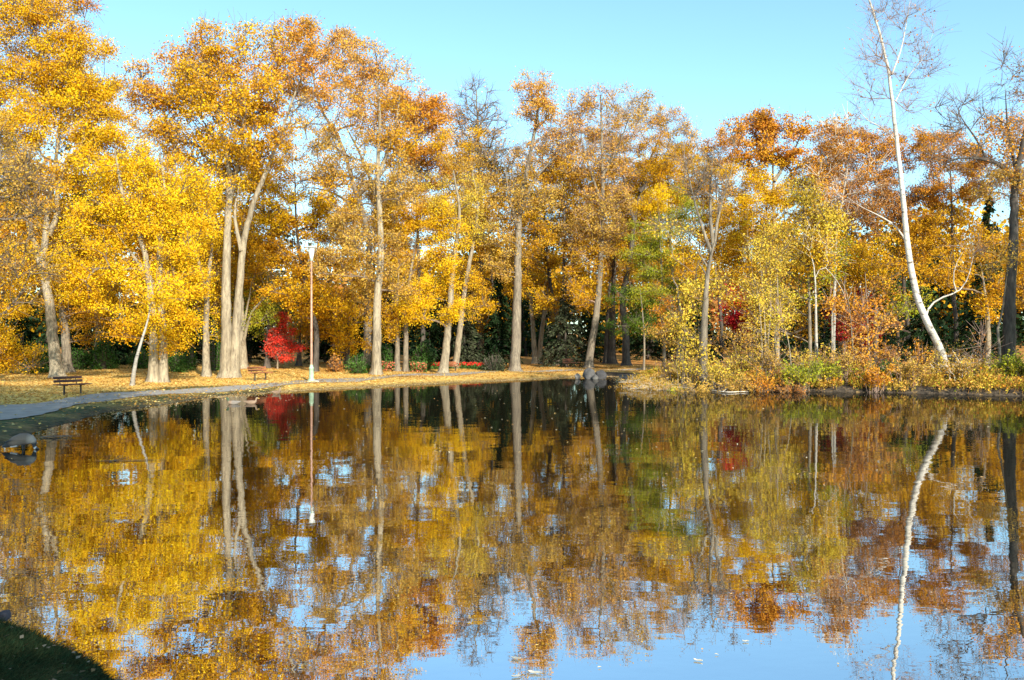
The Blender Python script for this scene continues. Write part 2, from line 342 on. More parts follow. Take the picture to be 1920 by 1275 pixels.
def mktree(name, label, d, stems, r, blobs, bark='grey', twig=None, leaf=0.098, spread=.32, cat='tree', group=None, bx=None, base=None, att=1.0, flare=0.8, extra=None, twigr=0.0155, lpa=85):
    """stems: polylines in photo pixels at distance d, the first point on the ground; blobs: (px, py, rx, ry, palette, density)"""
    seed[0] += 1; rs = np.random.RandomState(seed[0])
    if 0 <= stems[0][0][0] < 1180 and stems[0][0][1] >= 682:
        d_old = d; d = gsolve(*stems[0][0]); r = [q*d/d_old for q in r] if isinstance(r, list) else r*d/d_old
    s = d/F
    px0 = stems[0][0][0]; x0, y0 = (wx(px0, d), d) if base is None else base
    z0 = G(x0, y0); org = np.array([x0, y0, z0])
    root = thing(name, label, cat, tuple(org), group)
    nodesP = []; par = []; rad = []; tv = MB(); plen = []; istrunk = []
    for si, st in enumerate(stems):
        rr = r if not isinstance(r, (list, tuple)) else r[si]
        dj = np.cumsum(rs.normal(size=len(st))*0.22); dj[0] = 0
        pts = [W3(a, b, d+q_) for (a, b), q_ in zip(st, dj)]
        onground = abs(st[0][1]-stems[0][0][1]) < 12 and si < 6 and (si == 0 or st[0][1] >= stems[0][0][1]-12)
        if onground: pts[0][2] = z0-0.15
        if base is not None: pts = [p+np.array([0, y0-d, 0]) for p in pts]
        P = resample(np.array(pts), 0.45)
        P[2:-1] += rs.normal(size=(max(len(P)-3, 0), 3))*rr*0.05
        t = np.linspace(0, 1, len(P)); R_ = rr*(1-0.84*t)
        if onground and flare:
            low = np.linspace(0, 0.8, 6)[:-1]; 
            P0, P1 = P[0], P[2] if len(P) > 2 else P[-1]
            zs = np.array([0, .12, .25, .4, .6, .8]); ins = np.array([P[0]+(P1-P0)*min(zz/max(P1[2]-P0[2], .1), 1) for zz in zs])
            P = np.vstack([ins, P[2:][P[2:, 2] > ins[-1][2]+0.15]]); t = np.linspace(0, 1, len(P)); hgt_ = P[:, 2]-z0
            tt_ = np.clip(hgt_/max(hgt_[-1], .1), 0, 1); R_ = rr*(1-0.84*tt_)*(1+flare*np.exp(-np.maximum(hgt_+.15, 0)/0.28))
            ph = rs.uniform(0, 6); 
            lob = lambda a, P_: 1+0.16*np.exp(-np.maximum(P_[:, 2]-z0, 0)/0.5)[:, None]*np.sin(5*a+ph)[None]+0.05*np.sin(3*a[None]+P_[:, 2:3]*1.1+ph)
        else:
            ph = rs.uniform(0, 6); lob = lambda a, P_: 1+0.05*np.sin(3*a[None]+P_[:, 2:3]*1.1+ph)
        Vv, Qq = sweep(P, R_, 14 if rr > 0.12 else 8, lob); tv.add(Vv-org, Qq)
        b0 = len(nodesP)
        for k in range(len(P)):
            nodesP.append(P[k]); par.append(b0+k-1 if k else -1); rad.append(R_[k]); istrunk.append(True)
            plen.append(0.25*np.linalg.norm(P[k]-P[0]))
    tob = link('trunk', tv.mesh('trunk', [M[bark]], True), root)
    # attractors
    A = []; AP = []; AD = []
    for b in blobs:
        bx_, by_, rx, ry, pal, dens = b[:6]; dd = b[6] if len(b) > 6 else 0
        rx, ry = rx*1.16, ry*1.16; rm = np.array([rx*s, max(0.5*(rx+ry)*s*0.85, .3), ry*s]); c = W3(bx_, by_, d)+np.array([0, dd, 0])
        if base is not None: c = c+np.array([0, y0-d, 0])
        n = int(max(8, (6.5 if dens > .2 else 9.0)*rm[0]*rm[2]*att))
        u = rs.normal(size=(n, 3)); u /= np.linalg.norm(u, axis=1)[:, None]; q = rs.uniform(0.12, 1.08, n)**(1/2.2)
        p = c+u*q[:, None]*rm
        for _ in range(2):      # leaves gather in clumps with hollows between
            nv_ = np.sin(p[:, 0]*1.3+p[:, 2]*.9+seed[0])*np.sin(p[:, 2]*1.4-p[:, 0]*1.0+p[:, 1]*.5)+np.sin(p[:, 1]*1.6+p[:, 0]*1.1+.6*p[:, 2]); bad = nv_ < -.25
            u2 = rs.normal(size=(n, 3)); u2 /= np.linalg.norm(u2, axis=1)[:, None]; p[bad] = (c+u2*(rs.uniform(.12, 1.05, n)**(1/2.2))[:, None]*rm)[bad]
        A.append(p); AP += [pal]*n; AD += [dens*(1.75 if dens > .2 else 1)]*n
    if A:
        A = np.vstack(A); AP = np.array(AP); AD = np.array(AD, float)
        nt_ = len(nodesP); cap = nt_+len(A)*9
        NP = np.zeros((cap, 3)); NP[:nt_] = nodesP; PL = np.full(cap, 1e9); PL[:nt_] = plen; PR = np.full(cap, -1, int); PR[:nt_] = par
        TR = np.array(nodesP); dist = np.min(np.linalg.norm(A[:, None]-TR[None, ::2], axis=2), axis=1)
        order = np.argsort(dist+rs.uniform(0, 1.0, len(A))); cnt = nt_; tips = np.zeros(len(A), int)
        zlow = A[:, 2].min()-2.5
        for ai in order:
            a = A[ai]; D = a-NP[:cnt]; dd = np.sqrt((D*D).sum(1))
            cost = dd+0.75*np.maximum(0, 0.35*dd-D[:, 2])+PL[:cnt]*0.22+np.where(NP[:cnt, 2] < zlow, 3.0, 0)
            k = int(np.argmin(cost)); p0 = NP[k]; L_ = dd[k]
            m = int(min(8, max(1, round(L_/0.55)))); 
            pk = PR[k]; dirp = (p0-NP[pk]) if pk >= 0 else np.array([0, 0, 1.]); dirp = dirp/(np.linalg.norm(dirp)+1e-9)
            c1 = p0+(dirp*0.45+np.array([0, 0, .12])+rs.normal(size=3)*.10)*L_*0.45
            prev = k
            for q in range(1, m+1):
                t = q/m; p = (1-t)**2*p0+2*t*(1-t)*c1+t*t*a+(rs.normal(size=3)*0.05 if q < m else 0)
                NP[cnt] = p; PR[cnt] = prev; PL[cnt] = PL[prev]+np.linalg.norm(p-NP[prev]); prev = cnt; cnt += 1
            tips[ai] = prev
        e = 2.25; acc = np.zeros(cnt); acc[tips] += twigr**e*1.6
        rb = np.zeros(cnt)
        for k in range(cnt-1, nt_-1, -1):
            acc[k] = max(acc[k], twigr**e); rb[k] = acc[k]**(1/e)
            if PR[k] >= nt_: acc[PR[k]] += acc[k]
        rb[:nt_] = rad
        for k in range(nt_, cnt): rb[k] = min(rb[k], rb[PR[k]]*(0.62 if PR[k] < nt_ else 1.0))
        rb = np.maximum(rb, twigr*.8)
        idx = np.arange(nt_, cnt); P0 = NP[PR[idx]]; P1 = NP[idx]; r1 = rb[idx]; r0 = np.where(PR[idx] < nt_, r1*1.15, rb[PR[idx]])
        tb = MB(); big = r0 > 0.05
        for sel, nn_ in ((big, 7), (~big, 3)):
            if sel.any():
                v_, q_ = prisms(P0[sel], P1[sel], r0[sel], r1[sel], nn_); tb.add(v_-org, q_)
        # fine twigs
        nt2 = int(len(A)*(5 if AD.mean() > .35 else 7)); ti = rs.randint(0, len(A), nt2); tp = NP[tips[ti]]; pp = NP[PR[tips[ti]]]
        dr = (tp-pp); dr /= np.linalg.norm(dr, axis=1)[:, None]+1e-9; u = dr*0.7+rs.normal(size=(nt2, 3))*0.55+np.array([0, 0, .3]); u /= np.linalg.norm(u, axis=1)[:, None]
        q0 = pp+(tp-pp)*rs.uniform(0, 1, nt2)[:, None]; q1 = q0+u*rs.uniform(.5, 1.3, nt2)[:, None]
        v_, q_ = prisms(q0, q1, np.full(nt2, twigr*.8), np.full(nt2, twigr*.45), 3); tb.add(v_-org, q_)
        link('branches', tb.mesh('branches', [M[twig or {'pale': 'twig', 'grey': 'twig', 'dark': 'darktwig', 'birch': 'pinktwig'}[bark]]]), root)
        # leaves
        lp = lpa*(0.15/leaf)**1.6/att
        cntl = rs.poisson(np.maximum(lp*AD, .01)); li = np.repeat(np.arange(len(A)), cntl)
        if len(li) > 5:
            sg = 0.34+0.0*li; off = rs.normal(size=(len(li), 3))*np.array([1, 1, .65])*spread
            # some leaves hang on the fine twigs
            P = A[li]+off; 
            for pal in sorted(set(AP)):
                pass
            tn = np.zeros((len(li), 3))
            for pal in sorted(set(AP[li])):
                k = AP[li] == pal; tn[k] = tints(pal, P[k], rs)
            v_, q_ = leaf_quads(P-org, leaf, rs, up=0.35)
            link('crown', mesh_np('crown', v_, q_, np.repeat(tn, 4, 0), False, [M['leaf']]), root)
    return root

T = mktree
DT = 'deciduous_tree'
# --- front row on the lawn, left to right
T(DT, 'tree with bare grey twigs reaching in at the left edge above orange leaves', 40, [[(-75, 742), (-70, 600), (-55, 480), (-30, 380), (0, 300)]], .3,
  [(10, 430, 85, 130, 'T', .16), (-30, 300, 90, 100, 'T', .3), (60, 360, 60, 60, 'T', .12), (10, 520, 50, 60, 'G', .3)])
T(DT, 'low golden tree filling the left edge beside the green bushes', 52, [[(-20, 700), (-10, 640), (5, 560), (10, 480)]], .16,
  [(15, 640, 50, 60, 'G', .9), (20, 540, 60, 60, 'G', 1), (60, 470, 50, 60, 'G', .8), (-20, 450, 60, 80, 'O', .8), (60, 690, 1, 1, 'G', .1)])
T(DT, 'tall yellow tree whose pale trunk leans left right behind the nearest bench', 49.5,
  [[(108, 708), (98, 620), (88, 540), (70, 470), (52, 410), (30, 340), (10, 240)], [(80, 500), (86, 440), (92, 380), (105, 300), (120, 180)], [(92, 440), (108, 400), (112, 340), (160, 260), (200, 180)]],
  [.33, .2, .16], [(20, 60, 90, 90, 'G', .55), (100, 70, 85, 70, 'G', .7), (165, 130, 70, 70, 'G', 1), (130, 210, 90, 70, 'Y', 1), (40, 190, 80, 80, 'G', .6), (205, 190, 50, 60, 'G', .9), (210, 280, 55, 50, 'Y', 1), (120, 330, 90, 60, 'G', .7), (30, 310, 70, 60, 'L', .35), (40, -20, 90, 60, 'Y', .7), (-40, 120, 60, 160, 'G', .6), (80, 140, 80, 60, 'Y', .9), (60, 230, 80, 60, 'Y', .9), (170, 300, 60, 60, 'Y', .9), (120, 20, 50, 40, 'O', .7), (30, 380, 70, 60, 'G', .7)], 'pale')
T(DT, 'second pale trunk half hidden behind the leaning trunk near the leftmost bench', 55,
  [[(127, 698), (122, 620), (116, 540), (128, 450), (140, 360)]], .3, [(140, 420, 80, 70, 'B', .9), (90, 540, 70, 50, 'G', .8), (160, 600, 60, 35, 'B', .7), (170, 520, 60, 60, 'G', .9)], 'grey')
T('maple_tree', 'yellow maple with a thick double trunk and leaves hanging low over it', 45,
  [[(288, 716), (288, 640), (284, 560), (270, 470), (235, 380), (215, 280)], [(306, 716), (306, 640), (302, 560), (300, 460), (310, 370), (300, 290)], [(292, 540), (250, 480), (220, 440)]],
  [.26, .24, .14], [(255, 620, 35, 26, 'G', 1.1), (290, 585, 55, 32, 'Y', 1.1), (335, 615, 35, 30, 'Y', 1.1), (300, 640, 40, 18, 'G', 1), (170, 500, 65, 55, 'Y', .9), (240, 540, 80, 50, 'Y', 1), (340, 550, 60, 50, 'Y', 1), (230, 430, 70, 60, 'Y', 1), (320, 440, 75, 65, 'Y', 1), (215, 350, 75, 55, 'Y', 1.1), (330, 360, 60, 40, 'Y', 1), (175, 420, 55, 50, 'Y', .9), (290, 320, 50, 50, 'Y', .8)], 'pale')
T('young_birch_tree', 'thin pale young tree leaning right at the lawn edge by the double trunk', 43,
  [[(247, 723), (252, 690), (262, 650), (276, 605), (285, 560)]], .11, [(290, 540, 34, 36, 'Y', .8)], 'birch', flare=.4)
T(DT, 'straight pale trunk with yellow leaves just left of the large whitish trunk cluster', 50,
  [[(387, 706), (386, 640), (388, 560), (393, 500), (400, 440), (405, 380)], [(386, 560), (375, 500), (358, 450), (350, 400)]], [.22, .12],
  [(395, 590, 24, 60, 'Y', .35), (385, 440, 50, 50, 'Y', .8), (365, 380, 55, 50, 'Y', 1), (400, 350, 50, 40, 'Y', .9), (365, 520, 28, 40, 'Y', .6)], 'pale')
T('cottonwood_tree', 'tallest wide orange crown on a thick whitish trunk splitting into long limbs', 50,
  [[(424, 709), (424, 640), (424, 540), (426, 430), (430, 330), (410, 220), (390, 130)], [(438, 709), (443, 620), (450, 520), (460, 440), (478, 370), (500, 320), (530, 240), (555, 170)], [(428, 400), (440, 330), (470, 250), (480, 150)], [(452, 470), (440, 400), (450, 340)]],
  [.33, .29, .14, .13], [(310, 160, 65, 55, 'P', .5), (350, 120, 60, 50, 'O', .55), (420, 85, 60, 38, 'G', .55), (490, 85, 55, 38, 'G', .5), (400, 190, 90, 60, 'G', .6), (480, 240, 70, 60, 'B', .8), (340, 240, 60, 50, 'G', .45), (560, 110, 60, 60, 'O', .5), (400, 290, 70, 40, 'B', .55), (560, 200, 45, 60, 'T', .15), (400, 340, 45, 60, 'Y', .5), (390, 150, 60, 50, 'G', .5), (450, 150, 60, 50, 'O', .5), (460, 310, 60, 40, 'B', .7), (290, 210, 40, 50, 'O', .4), (505, 180, 50, 50, 'O', .5), (450, 250, 60, 40, 'G', .7, -3), (510, 210, 45, 45, 'G', .6, -3), (415, 190, 50, 45, 'B', .6, -3), (545, 250, 30, 35, 'B', .5, -2), (425, 330, 30, 40, 'Y', .6, -2)], 'pale', leaf=.13, flare=1.0)
T(DT, 'grey trunk standing close behind the large whitish trunk cluster', 56,
  [[(456, 692), (453, 600), (450, 500), (455, 420), (470, 360)], [(454, 650), (470, 590), (490, 565), (520, 540)], [(455, 620), (465, 570), (472, 530)]], [.27, .12, .1],
  [(510, 500, 45, 45, 'B', .7), (490, 430, 50, 50, 'G', .7), (500, 590, 30, 25, 'V', .6)], 'pale')
T('maple_tree', 'small bright red maple standing alone by the lamp post', 59, [[(520, 692), (521, 660), (524, 630), (528, 600)]], .06,
  [(531, 601, 10, 15, 'R', 1.15), (531, 617, 15, 13, 'R', 1.15), (520, 640, 14, 13, 'R', 1.15), (530, 630, 20, 16, 'R', 1.15), (511, 655, 10, 9, 'R', 1.15), (550, 647, 18, 12, 'R', 1.15), (527, 664, 20, 9, 'R', 1.15), (537, 645, 20, 12, 'R', 1.15), (537, 672, 8, 5, 'R', 1.15)], 'pale', 'twig', leaf=.12, flare=.2, att=3, spread=.2)
T(DT, 'tall pale trunk with peach coloured open crown standing right of the lamp post', 55,
  [[(706, 702), (706, 630), (708, 560), (714, 480), (712, 400), (708, 320), (712, 220), (705, 130)], [(711, 380), (680, 300), (640, 220)], [(710, 330), (740, 240), (752, 160)]], [.30, .13, .12],
  [(700, 110, 45, 40, 'P', .42), (655, 130, 45, 50, 'P', .38), (745, 145, 40, 35, 'P', .38), (690, 210, 70, 60, 'P', .4), (740, 250, 50, 60, 'B', .5), (690, 310, 60, 60, 'T', .6), (730, 350, 50, 50, 'T', .5), (640, 360, 50, 40, 'G', .5), (620, 290, 40, 50, 'T', .4), (660, 430, 60, 45, 'T', .55), (655, 490, 60, 50, 'T', .6), (750, 500, 38, 60, 'T', .45)], 'pale', leaf=.12)
T(DT, 'tree with a dark limb slanting up left and a pink orange crown behind the lamp', 66,
  [[(688, 690), (690, 560), (690, 440), (664, 350), (640, 270), (600, 200), (585, 130)], [(668, 370), (720, 320), (760, 240)], [(672, 390), (620, 360), (570, 350)]], [.32, .14, .12],
  [(590, 80, 48, 38, 'P', .7), (540, 110, 40, 40, 'O', .6), (640, 95, 48, 34, 'P', .6), (590, 160, 60, 40, 'O', .5), (640, 190, 60, 50, 'O', .55), (600, 260, 35, 30, 'B', .5), (590, 320, 40, 26, 'B', .45), (810, 210, 35, 35, 'O', .9), (760, 190, 50, 30, 'O', .8), (770, 260, 45, 40, 'O', .8)], 'grey', leaf=.14)
T(DT, 'two grey trunks joined at the base with deep shade between them', 59,
  [[(745, 697), (745, 640), (744, 580), (748, 500)], [(760, 697), (761, 640), (762, 570), (775, 480), (790, 400)]], [.2, .19],
  [(720, 600, 28, 40, 'G', .5), (750, 600, 25, 30, 'G', .4), (780, 460, 55, 50, 'G', 1), (760, 390, 60, 50, 'G', 1), (810, 400, 50, 50, 'G', .9), (730, 430, 40, 50, 'T', .6)], 'grey')
T('maple_tree', 'pale trunk rising through the brightest yellow low hanging leaves', 54,
  [[(831, 700), (838, 640), (844, 580), (850, 490), (862, 400), (850, 320)]], .26,
  [(800, 545, 45, 28, 'Y', 1.3), (830, 585, 40, 20, 'Y', 1.2), (790, 580, 38, 22, 'Y', 1.3), (850, 430, 45, 45, 'Y', .7), (820, 500, 40, 35, 'Y', .9), (850, 360, 50, 40, 'L', .6)], 'pale')
T(DT, 'slender pale trunk leaning right directly behind another pale trunk by a bench', 58,
  [[(853, 691), (862, 620), (872, 540), (888, 450), (896, 380), (880, 300)]], .22,
  [(890, 560, 35, 40, 'G', .7), (895, 420, 40, 40, 'L', .5), (880, 330, 45, 40, 'T', .45), (860, 280, 40, 40, 'G', .7)], 'pale')
T(DT, 'straight slim trunk under a leafless grey fan shaped top', 62,
  [[(901, 688), (902, 600), (902, 500), (902, 400), (898, 300), (895, 220), (893, 170)]], .24,
  [(895, 195, 42, 42, 'P', .03), (870, 250, 40, 50, 'P', .08), (925, 250, 40, 50, 'P', .06), (895, 320, 60, 40, 'T', .35), (925, 590, 28, 40, 'B', .8), (885, 480, 30, 60, 'G', .6)], 'pale', 'twig', leaf=.13, att=1.5)
T(DT, 'thick straight grey trunk with a peach crown, a small stone at its foot', 56.5,
  [[(966, 696), (968, 620), (970, 540), (972, 450), (976, 380), (990, 310), (1005, 230), (1010, 170)], [(973, 430), (955, 370), (945, 300)], [(975, 400), (1000, 340), (1045, 290)]], [.34, .14, .14],
  [(985, 175, 26, 30, 'P', .55), (1022, 175, 30, 32, 'P', .6), (1005, 215, 45, 35, 'P', .6), (950, 300, 50, 50, 'P', .08), (1040, 290, 40, 50, 'P', .2), (940, 370, 60, 40, 'T', .5), (1010, 370, 45, 50, 'T', .5), (940, 470, 40, 60, 'T', .45), (1000, 450, 30, 50, 'B', .5)], 'grey', leaf=.13)
T(DT, 'v shaped pair of slim trunks from one base between two large trunks', 64,
  [[(1004, 682), (1000, 630), (996, 570), (990, 490), (992, 420)], [(1010, 682), (1016, 620), (1024, 560), (1034, 490), (1045, 420)]], [.2, .2],
  [(1000, 520, 30, 50, 'G', .5), (1050, 520, 45, 40, 'G', .9), (1050, 440, 50, 50, 'T', .7), (980, 420, 40, 40, 'G', .6), (1035, 590, 30, 25, 'T', .5)], 'pale')
T(DT, 'tall thin curving trunk rising behind the grey boulders to a sparse peach crown', 59,
  [[(1104, 690), (1108, 650), (1118, 590), (1124, 530), (1128, 440), (1130, 340), (1128, 250), (1126, 180)], [(1128, 380), (1100, 300), (1085, 230)], [(1130, 330), (1165, 260), (1185, 200)]], [.26, .1, .1],
  [(1130, 190, 40, 28, 'P', .25), (1080, 210, 32, 35, 'P', .45), (1175, 205, 45, 35, 'T', .35), (1130, 250, 65, 45, 'P', .2), (1130, 330, 60, 50, 'P', .3), (1110, 430, 55, 55, 'T', .7), (1160, 410, 40, 50, 'T', .55), (1095, 520, 30, 60, 'B', .8)], 'grey', 'pinktwig', leaf=.13, att=1.3)
T(DT, 'dark thick flared trunk standing in shade right of the boulders', 84, [[(1147, 672), (1147, 630), (1148, 570), (1152, 500), (1150, 420)]], .42,
  [(1150, 400, 70, 60, 'B', .9), (1090, 400, 50, 60, 'B', .7), (1160, 480, 40, 30, 'T', .4)], 'dark')
T(DT, 'dark forked tree leaning right with a golden fan crown, its foot in shade', 80,
  [[(1175, 672), (1172, 620), (1168, 560), (1182, 480), (1192, 400), (1212, 320), (1240, 250)], [(1190, 420), (1170, 340), (1160, 280)], [(1200, 360), (1240, 310), (1275, 270)]], [.36, .16, .16],
  [(1240, 235, 40, 30, 'P', .35), (1210, 215, 45, 25, 'G', .5), (1270, 260, 30, 35, 'G', .4), (1220, 290, 60, 45, 'B', .7), (1250, 340, 50, 45, 'G', 1), (1165, 320, 50, 45, 'B', .6), (1190, 530, 30, 50, 'G', .6)], 'dark')
T('young_maple_tree', 'young green leaved tree with dark thin trunk in shade beyond the boulders', 70,
  [[(1207, 676), (1208, 640), (1205, 590), (1200, 540)]], .1, [(1165, 560, 25, 20, 'N', .8), (1200, 590, 45, 25, 'N', 1), (1215, 550, 40, 25, 'V', .8), (1180, 610, 35, 18, 'N', 1), (1230, 610, 25, 20, 'N', .7)], 'grey')
T(DT, 'tree with bright lime green foliage among the yellow, left of the bare vase shaped tree', 72,
  [[(1245, 672), (1244, 600), (1240, 500), (1235, 400)]], .16, [(1240, 440, 50, 35, 'V', 1), (1270, 400, 40, 40, 'V', .8), (1205, 490, 45, 30, 'V', .9), (1255, 500, 45, 40, 'V', .8), (1230, 370, 40, 30, 'Y', 1), (1270, 560, 40, 40, 'V', .6)], 'grey')
# --- right bank
T(DT, 'bare vase shaped tree with a bent thick trunk rising from the right bank', 45.5,
  [[(1317, 692), (1319, 640), (1322, 580), (1326, 520), (1336, 470), (1342, 448)], [(1334, 475), (1325, 450), (1312, 410), (1298, 360), (1285, 300)], [(1338, 462), (1333, 420), (1332, 350), (1338, 280)], [(1340, 452), (1348, 400), (1365, 340), (1380, 290)], [(1326, 520), (1308, 490), (1305, 540)], [(1326, 500), (1300, 460), (1265, 430)]],
  [.27, .1, .11, .09, .05, .06], [(1300, 310, 42, 50, 'K', .03), (1350, 310, 45, 50, 'K', .03), (1325, 370, 50, 40, 'K', .05), (1300, 545, 26, 35, 'L', .8), (1290, 610, 26, 35, 'L', .6), (1345, 560, 22, 60, 'L', .35), (1300, 660, 22, 22, 'L', .4), (1260, 440, 40, 40, 'L', .2)], 'grey', 'twig', leaf=.13, att=1.1)
T('oak_tree', 'orange brown oak with a rounded crown topping the skyline right of centre', 76,
  [[(1455, 668), (1454, 560), (1452, 440), (1450, 350), (1448, 290)], [(1452, 390), (1420, 330), (1400, 290)], [(1451, 340), (1490, 280), (1505, 240)]], [.36, .18, .18],
  [(1460, 222, 42, 25, 'O', .9), (1505, 232, 28, 20, 'O', .9), (1430, 245, 35, 28, 'O', .9), (1470, 270, 50, 30, 'O', .8), (1410, 285, 45, 38, 'O', .8), (1440, 320, 60, 35, 'B', .7), (1500, 300, 25, 30, 'O', .4), (1385, 250, 30, 22, 'O', .7)], 'grey', 'darktwig', leaf=.17)
T(DT, 'glowing golden tree directly below the rounded orange oak crown', 66, [[(1405, 680), (1405, 600), (1403, 500), (1400, 400)]], .2,
  [(1400, 400, 55, 45, 'Y', 1), (1380, 350, 45, 35, 'G', .9), (1420, 450, 60, 45, 'G', 1), (1360, 440, 35, 50, 'B', .9), (1390, 510, 50, 40, 'G', .8), (1455, 400, 35, 45, 'G', .7)], 'grey')
T(DT, 'pale yellow feathery tree left of the slanting white birch', 50, [[(1520, 690), (1518, 600), (1515, 500), (1508, 400), (1505, 340)]], .12,
  [(1505, 350, 26, 35, 'L', .7), (1520, 410, 45, 40, 'L', .6), (1490, 450, 45, 40, 'L', .5), (1540, 470, 50, 40, 'G', .5), (1500, 530, 60, 40, 'V', .3), (1560, 420, 35, 40, 'L', .5), (1470, 590, 50, 40, 'L', .4)], 'grey', leaf=.12)
T(DT, 'ghostly pale branched tree with thin rust leaves left of the white birch', 56,
  [[(1562, 660), (1565, 560), (1566, 480), (1570, 400), (1560, 340), (1545, 290), (1530, 250)], [(1567, 440), (1580, 370), (1590, 300), (1580, 250)], [(1568, 400), (1540, 360), (1520, 340)]], [.12, .07, .05],
  [(1560, 290, 50, 45, 'K', .4), (1600, 300, 50, 45, 'O', .4), (1545, 350, 45, 35, 'O', .3), (1610, 370, 50, 40, 'K', .45), (1575, 250, 35, 25, 'P', .4)], 'birch', 'paletwig', leaf=.13)
T('birch_tree', 'tall white birch slanting left from the right bank with leafless twigs against the sky', 43,
  [[(1782, 696), (1765, 660), (1742, 612), (1718, 550), (1703, 470), (1695, 390), (1685, 300), (1675, 210), (1665, 130), (1650, 65), (1630, 0), (1605, -60)],
   [(1736, 592), (1745, 572), (1768, 557), (1798, 545), (1815, 520), (1825, 480)], [(1793, 546), (1787, 520), (1795, 490), (1806, 472)],
   [(1700, 455), (1680, 425), (1650, 405), (1615, 388), (1590, 370)], [(1672, 140), (1690, 90), (1700, 40), (1710, -20)], [(1679, 190), (1705, 140), (1730, 110), (1750, 60)], [(1682, 265), (1655, 240), (1620, 220), (1600, 180)]],
  [.185, .055, .035, .05, .045, .032, .03],
  [(1640, 160, 40, 50, 'K', .015), (1620, 100, 35, 60, 'K', .01), (1710, 110, 45, 60, 'K', .02), (1720, 60, 45, 50, 'K', .02), (1650, 220, 55, 30, 'K', .01), (1730, 140, 40, 25, 'K', .01), (1640, 20, 35, 30, 'K', .01), (1690, 20, 40, 30, 'K', .01), (1720, 200, 35, 25, 'K', .01), (1590, 350, 40, 25, 'K', .05), (1820, 470, 25, 20, 'K', .05)], 'birch', 'pinktwig', leaf=.10, flare=.5, att=1.25, twigr=.008)
T(DT, 'massive dark trunk at the right edge carrying a long arching limb', 47,
  [[(1890, 668), (1893, 600), (1896, 520), (1900, 440), (1903, 350), (1918, 270), (1935, 200), (1925, 120)], [(1903, 340), (1880, 312), (1850, 300), (1815, 296), (1780, 300)], [(1850, 300), (1830, 260), (1805, 225), (1790, 190)], [(1905, 320), (1890, 240), (1885, 170)]], [.36, .17, .07, .1],
  [(1800, 215, 40, 45, 'K', .02), (1765, 230, 30, 40, 'K', .02), (1905, 120, 45, 45, 'K', .05), (1880, 190, 40, 35, 'K', .04), (1870, 260, 55, 45, 'O', .4), (1800, 290, 60, 28, 'K', .1), (1880, 350, 50, 40, 'T', .5), (1900, 290, 40, 40, 'O', .4)], 'dark', 'twig', leaf=.12, att=1.0)
T(DT, 'thin pale curved stem rising beside the massive dark right trunk', 45, [[(1872, 682), (1874, 650), (1870, 620), (1878, 590), (1885, 540), (1890, 500)]], .1, [(1860, 480, 30, 30, 'T', .3)], 'grey', flare=.3)
T('birch_tree', 'slim greyish white birch in the thicket at the feet of the pale yellow tree', 49,
  [[(1531, 690), (1530, 620), (1529, 550), (1526, 500), (1518, 470)], [(1529, 520), (1545, 500), (1580, 545), (1594, 600)]], [.12, .03], [(1525, 470, 26, 28, 'L', .4)], 'birch', 'paletwig', flare=.3)
T('birch_tree', 'shorter slim white birch just right of another in the thicket', 54, [[(1562, 672), (1560, 600), (1564, 540), (1568, 490)]], .09, [(1570, 480, 26, 28, 'V', .6)], 'birch', 'paletwig', flare=.3)
for k, (a, b, c_, lab) in enumerate([(1430, 1415, 520, 'leftmost of four slim upright saplings in the yellow thicket'), (1437, 1424, 470, 'second from left of four slim upright saplings'),
        (1442, 1444, 450, 'third from left of four slim upright saplings'), (1455, 1457, 460, 'rightmost of four slim upright saplings, nearly straight')]):
    T('sapling', lab, 46+k*.6, [[(a, 690), (a-2, 640), ((a+b)/2+2, 580), (b, c_)]], .065, [(b, c_+20, 18, 40, 'L', .4), (b+8, c_+90, 22, 40, 'L', .25)], 'pale', cat='sapling', flare=.2, leaf=.1)
T('sapling', 'reddish thin sapling with orange leaves left of the slanting birch foot', 44, [[(1634, 692), (1628, 640), (1626, 580), (1622, 510)]], .05, [(1635, 590, 28, 50, 'O', .35), (1620, 640, 26, 30, 'O', .3), (1655, 620, 20, 25, 'P', .3)], 'grey', 'pinktwig', cat='sapling', flare=.2, leaf=.13)
T('sapling', 'twisted forked sapling with copper leaves in front of the dark red bush', 44, [[(1603, 694), (1598, 640), (1594, 590), (1588, 550), (1575, 520)], [(1592, 560), (1600, 530)]], [.05, .03], [(1580, 570, 26, 30, 'O', .3), (1605, 600, 24, 30, 'K', .4)], 'grey', 'pinktwig', cat='sapling', flare=.2, leaf=.12)
T('sapling', 'leafless straight sapling near the right edge of the bank', 42, [[(1845, 712), (1840, 670), (1836, 610)]], .03, [(1838, 650, 8, 36, 'K', .1)], 'pale', 'pinktwig', cat='sapling', flare=.2, att=1)
T('sapling', 'curved pale sapling bowing over the green willowy shrub', 43, [[(1486, 704), (1480, 650), (1470, 610), (1462, 590)]], .04, [(1468, 600, 16, 16, 'L', .22)], 'pale', 'pinktwig', cat='sapling', flare=.2)
# --- red shrubs in the wood
T('red_shrub', 'crimson bush glowing deep in the wood right of the bare vase shaped tree', 62, [[(1382, 680), (1382, 640), (1380, 600)]], .05, [(1378, 560, 20, 18, 'R', 1.15), (1378, 592, 30, 25, 'D', 1.3), (1385, 618, 24, 18, 'D', 1.2)], 'dark', cat='shrub', leaf=.14, att=1.5, flare=0)
T('red_shrub', 'large dark red bush deep in the wood left of the slanting birch', 60, [[(1605, 680), (1605, 640), (1600, 600)]], .05, [(1600, 575, 35, 22, 'D', 1.2), (1590, 610, 30, 26, 'D', 1.2), (1625, 615, 30, 26, 'D', 1.2), (1575, 590, 18, 22, 'D', 1), (1610, 635, 30, 20, 'D', 1)], 'dark', cat='shrub', leaf=.14, att=1.3, flare=0)
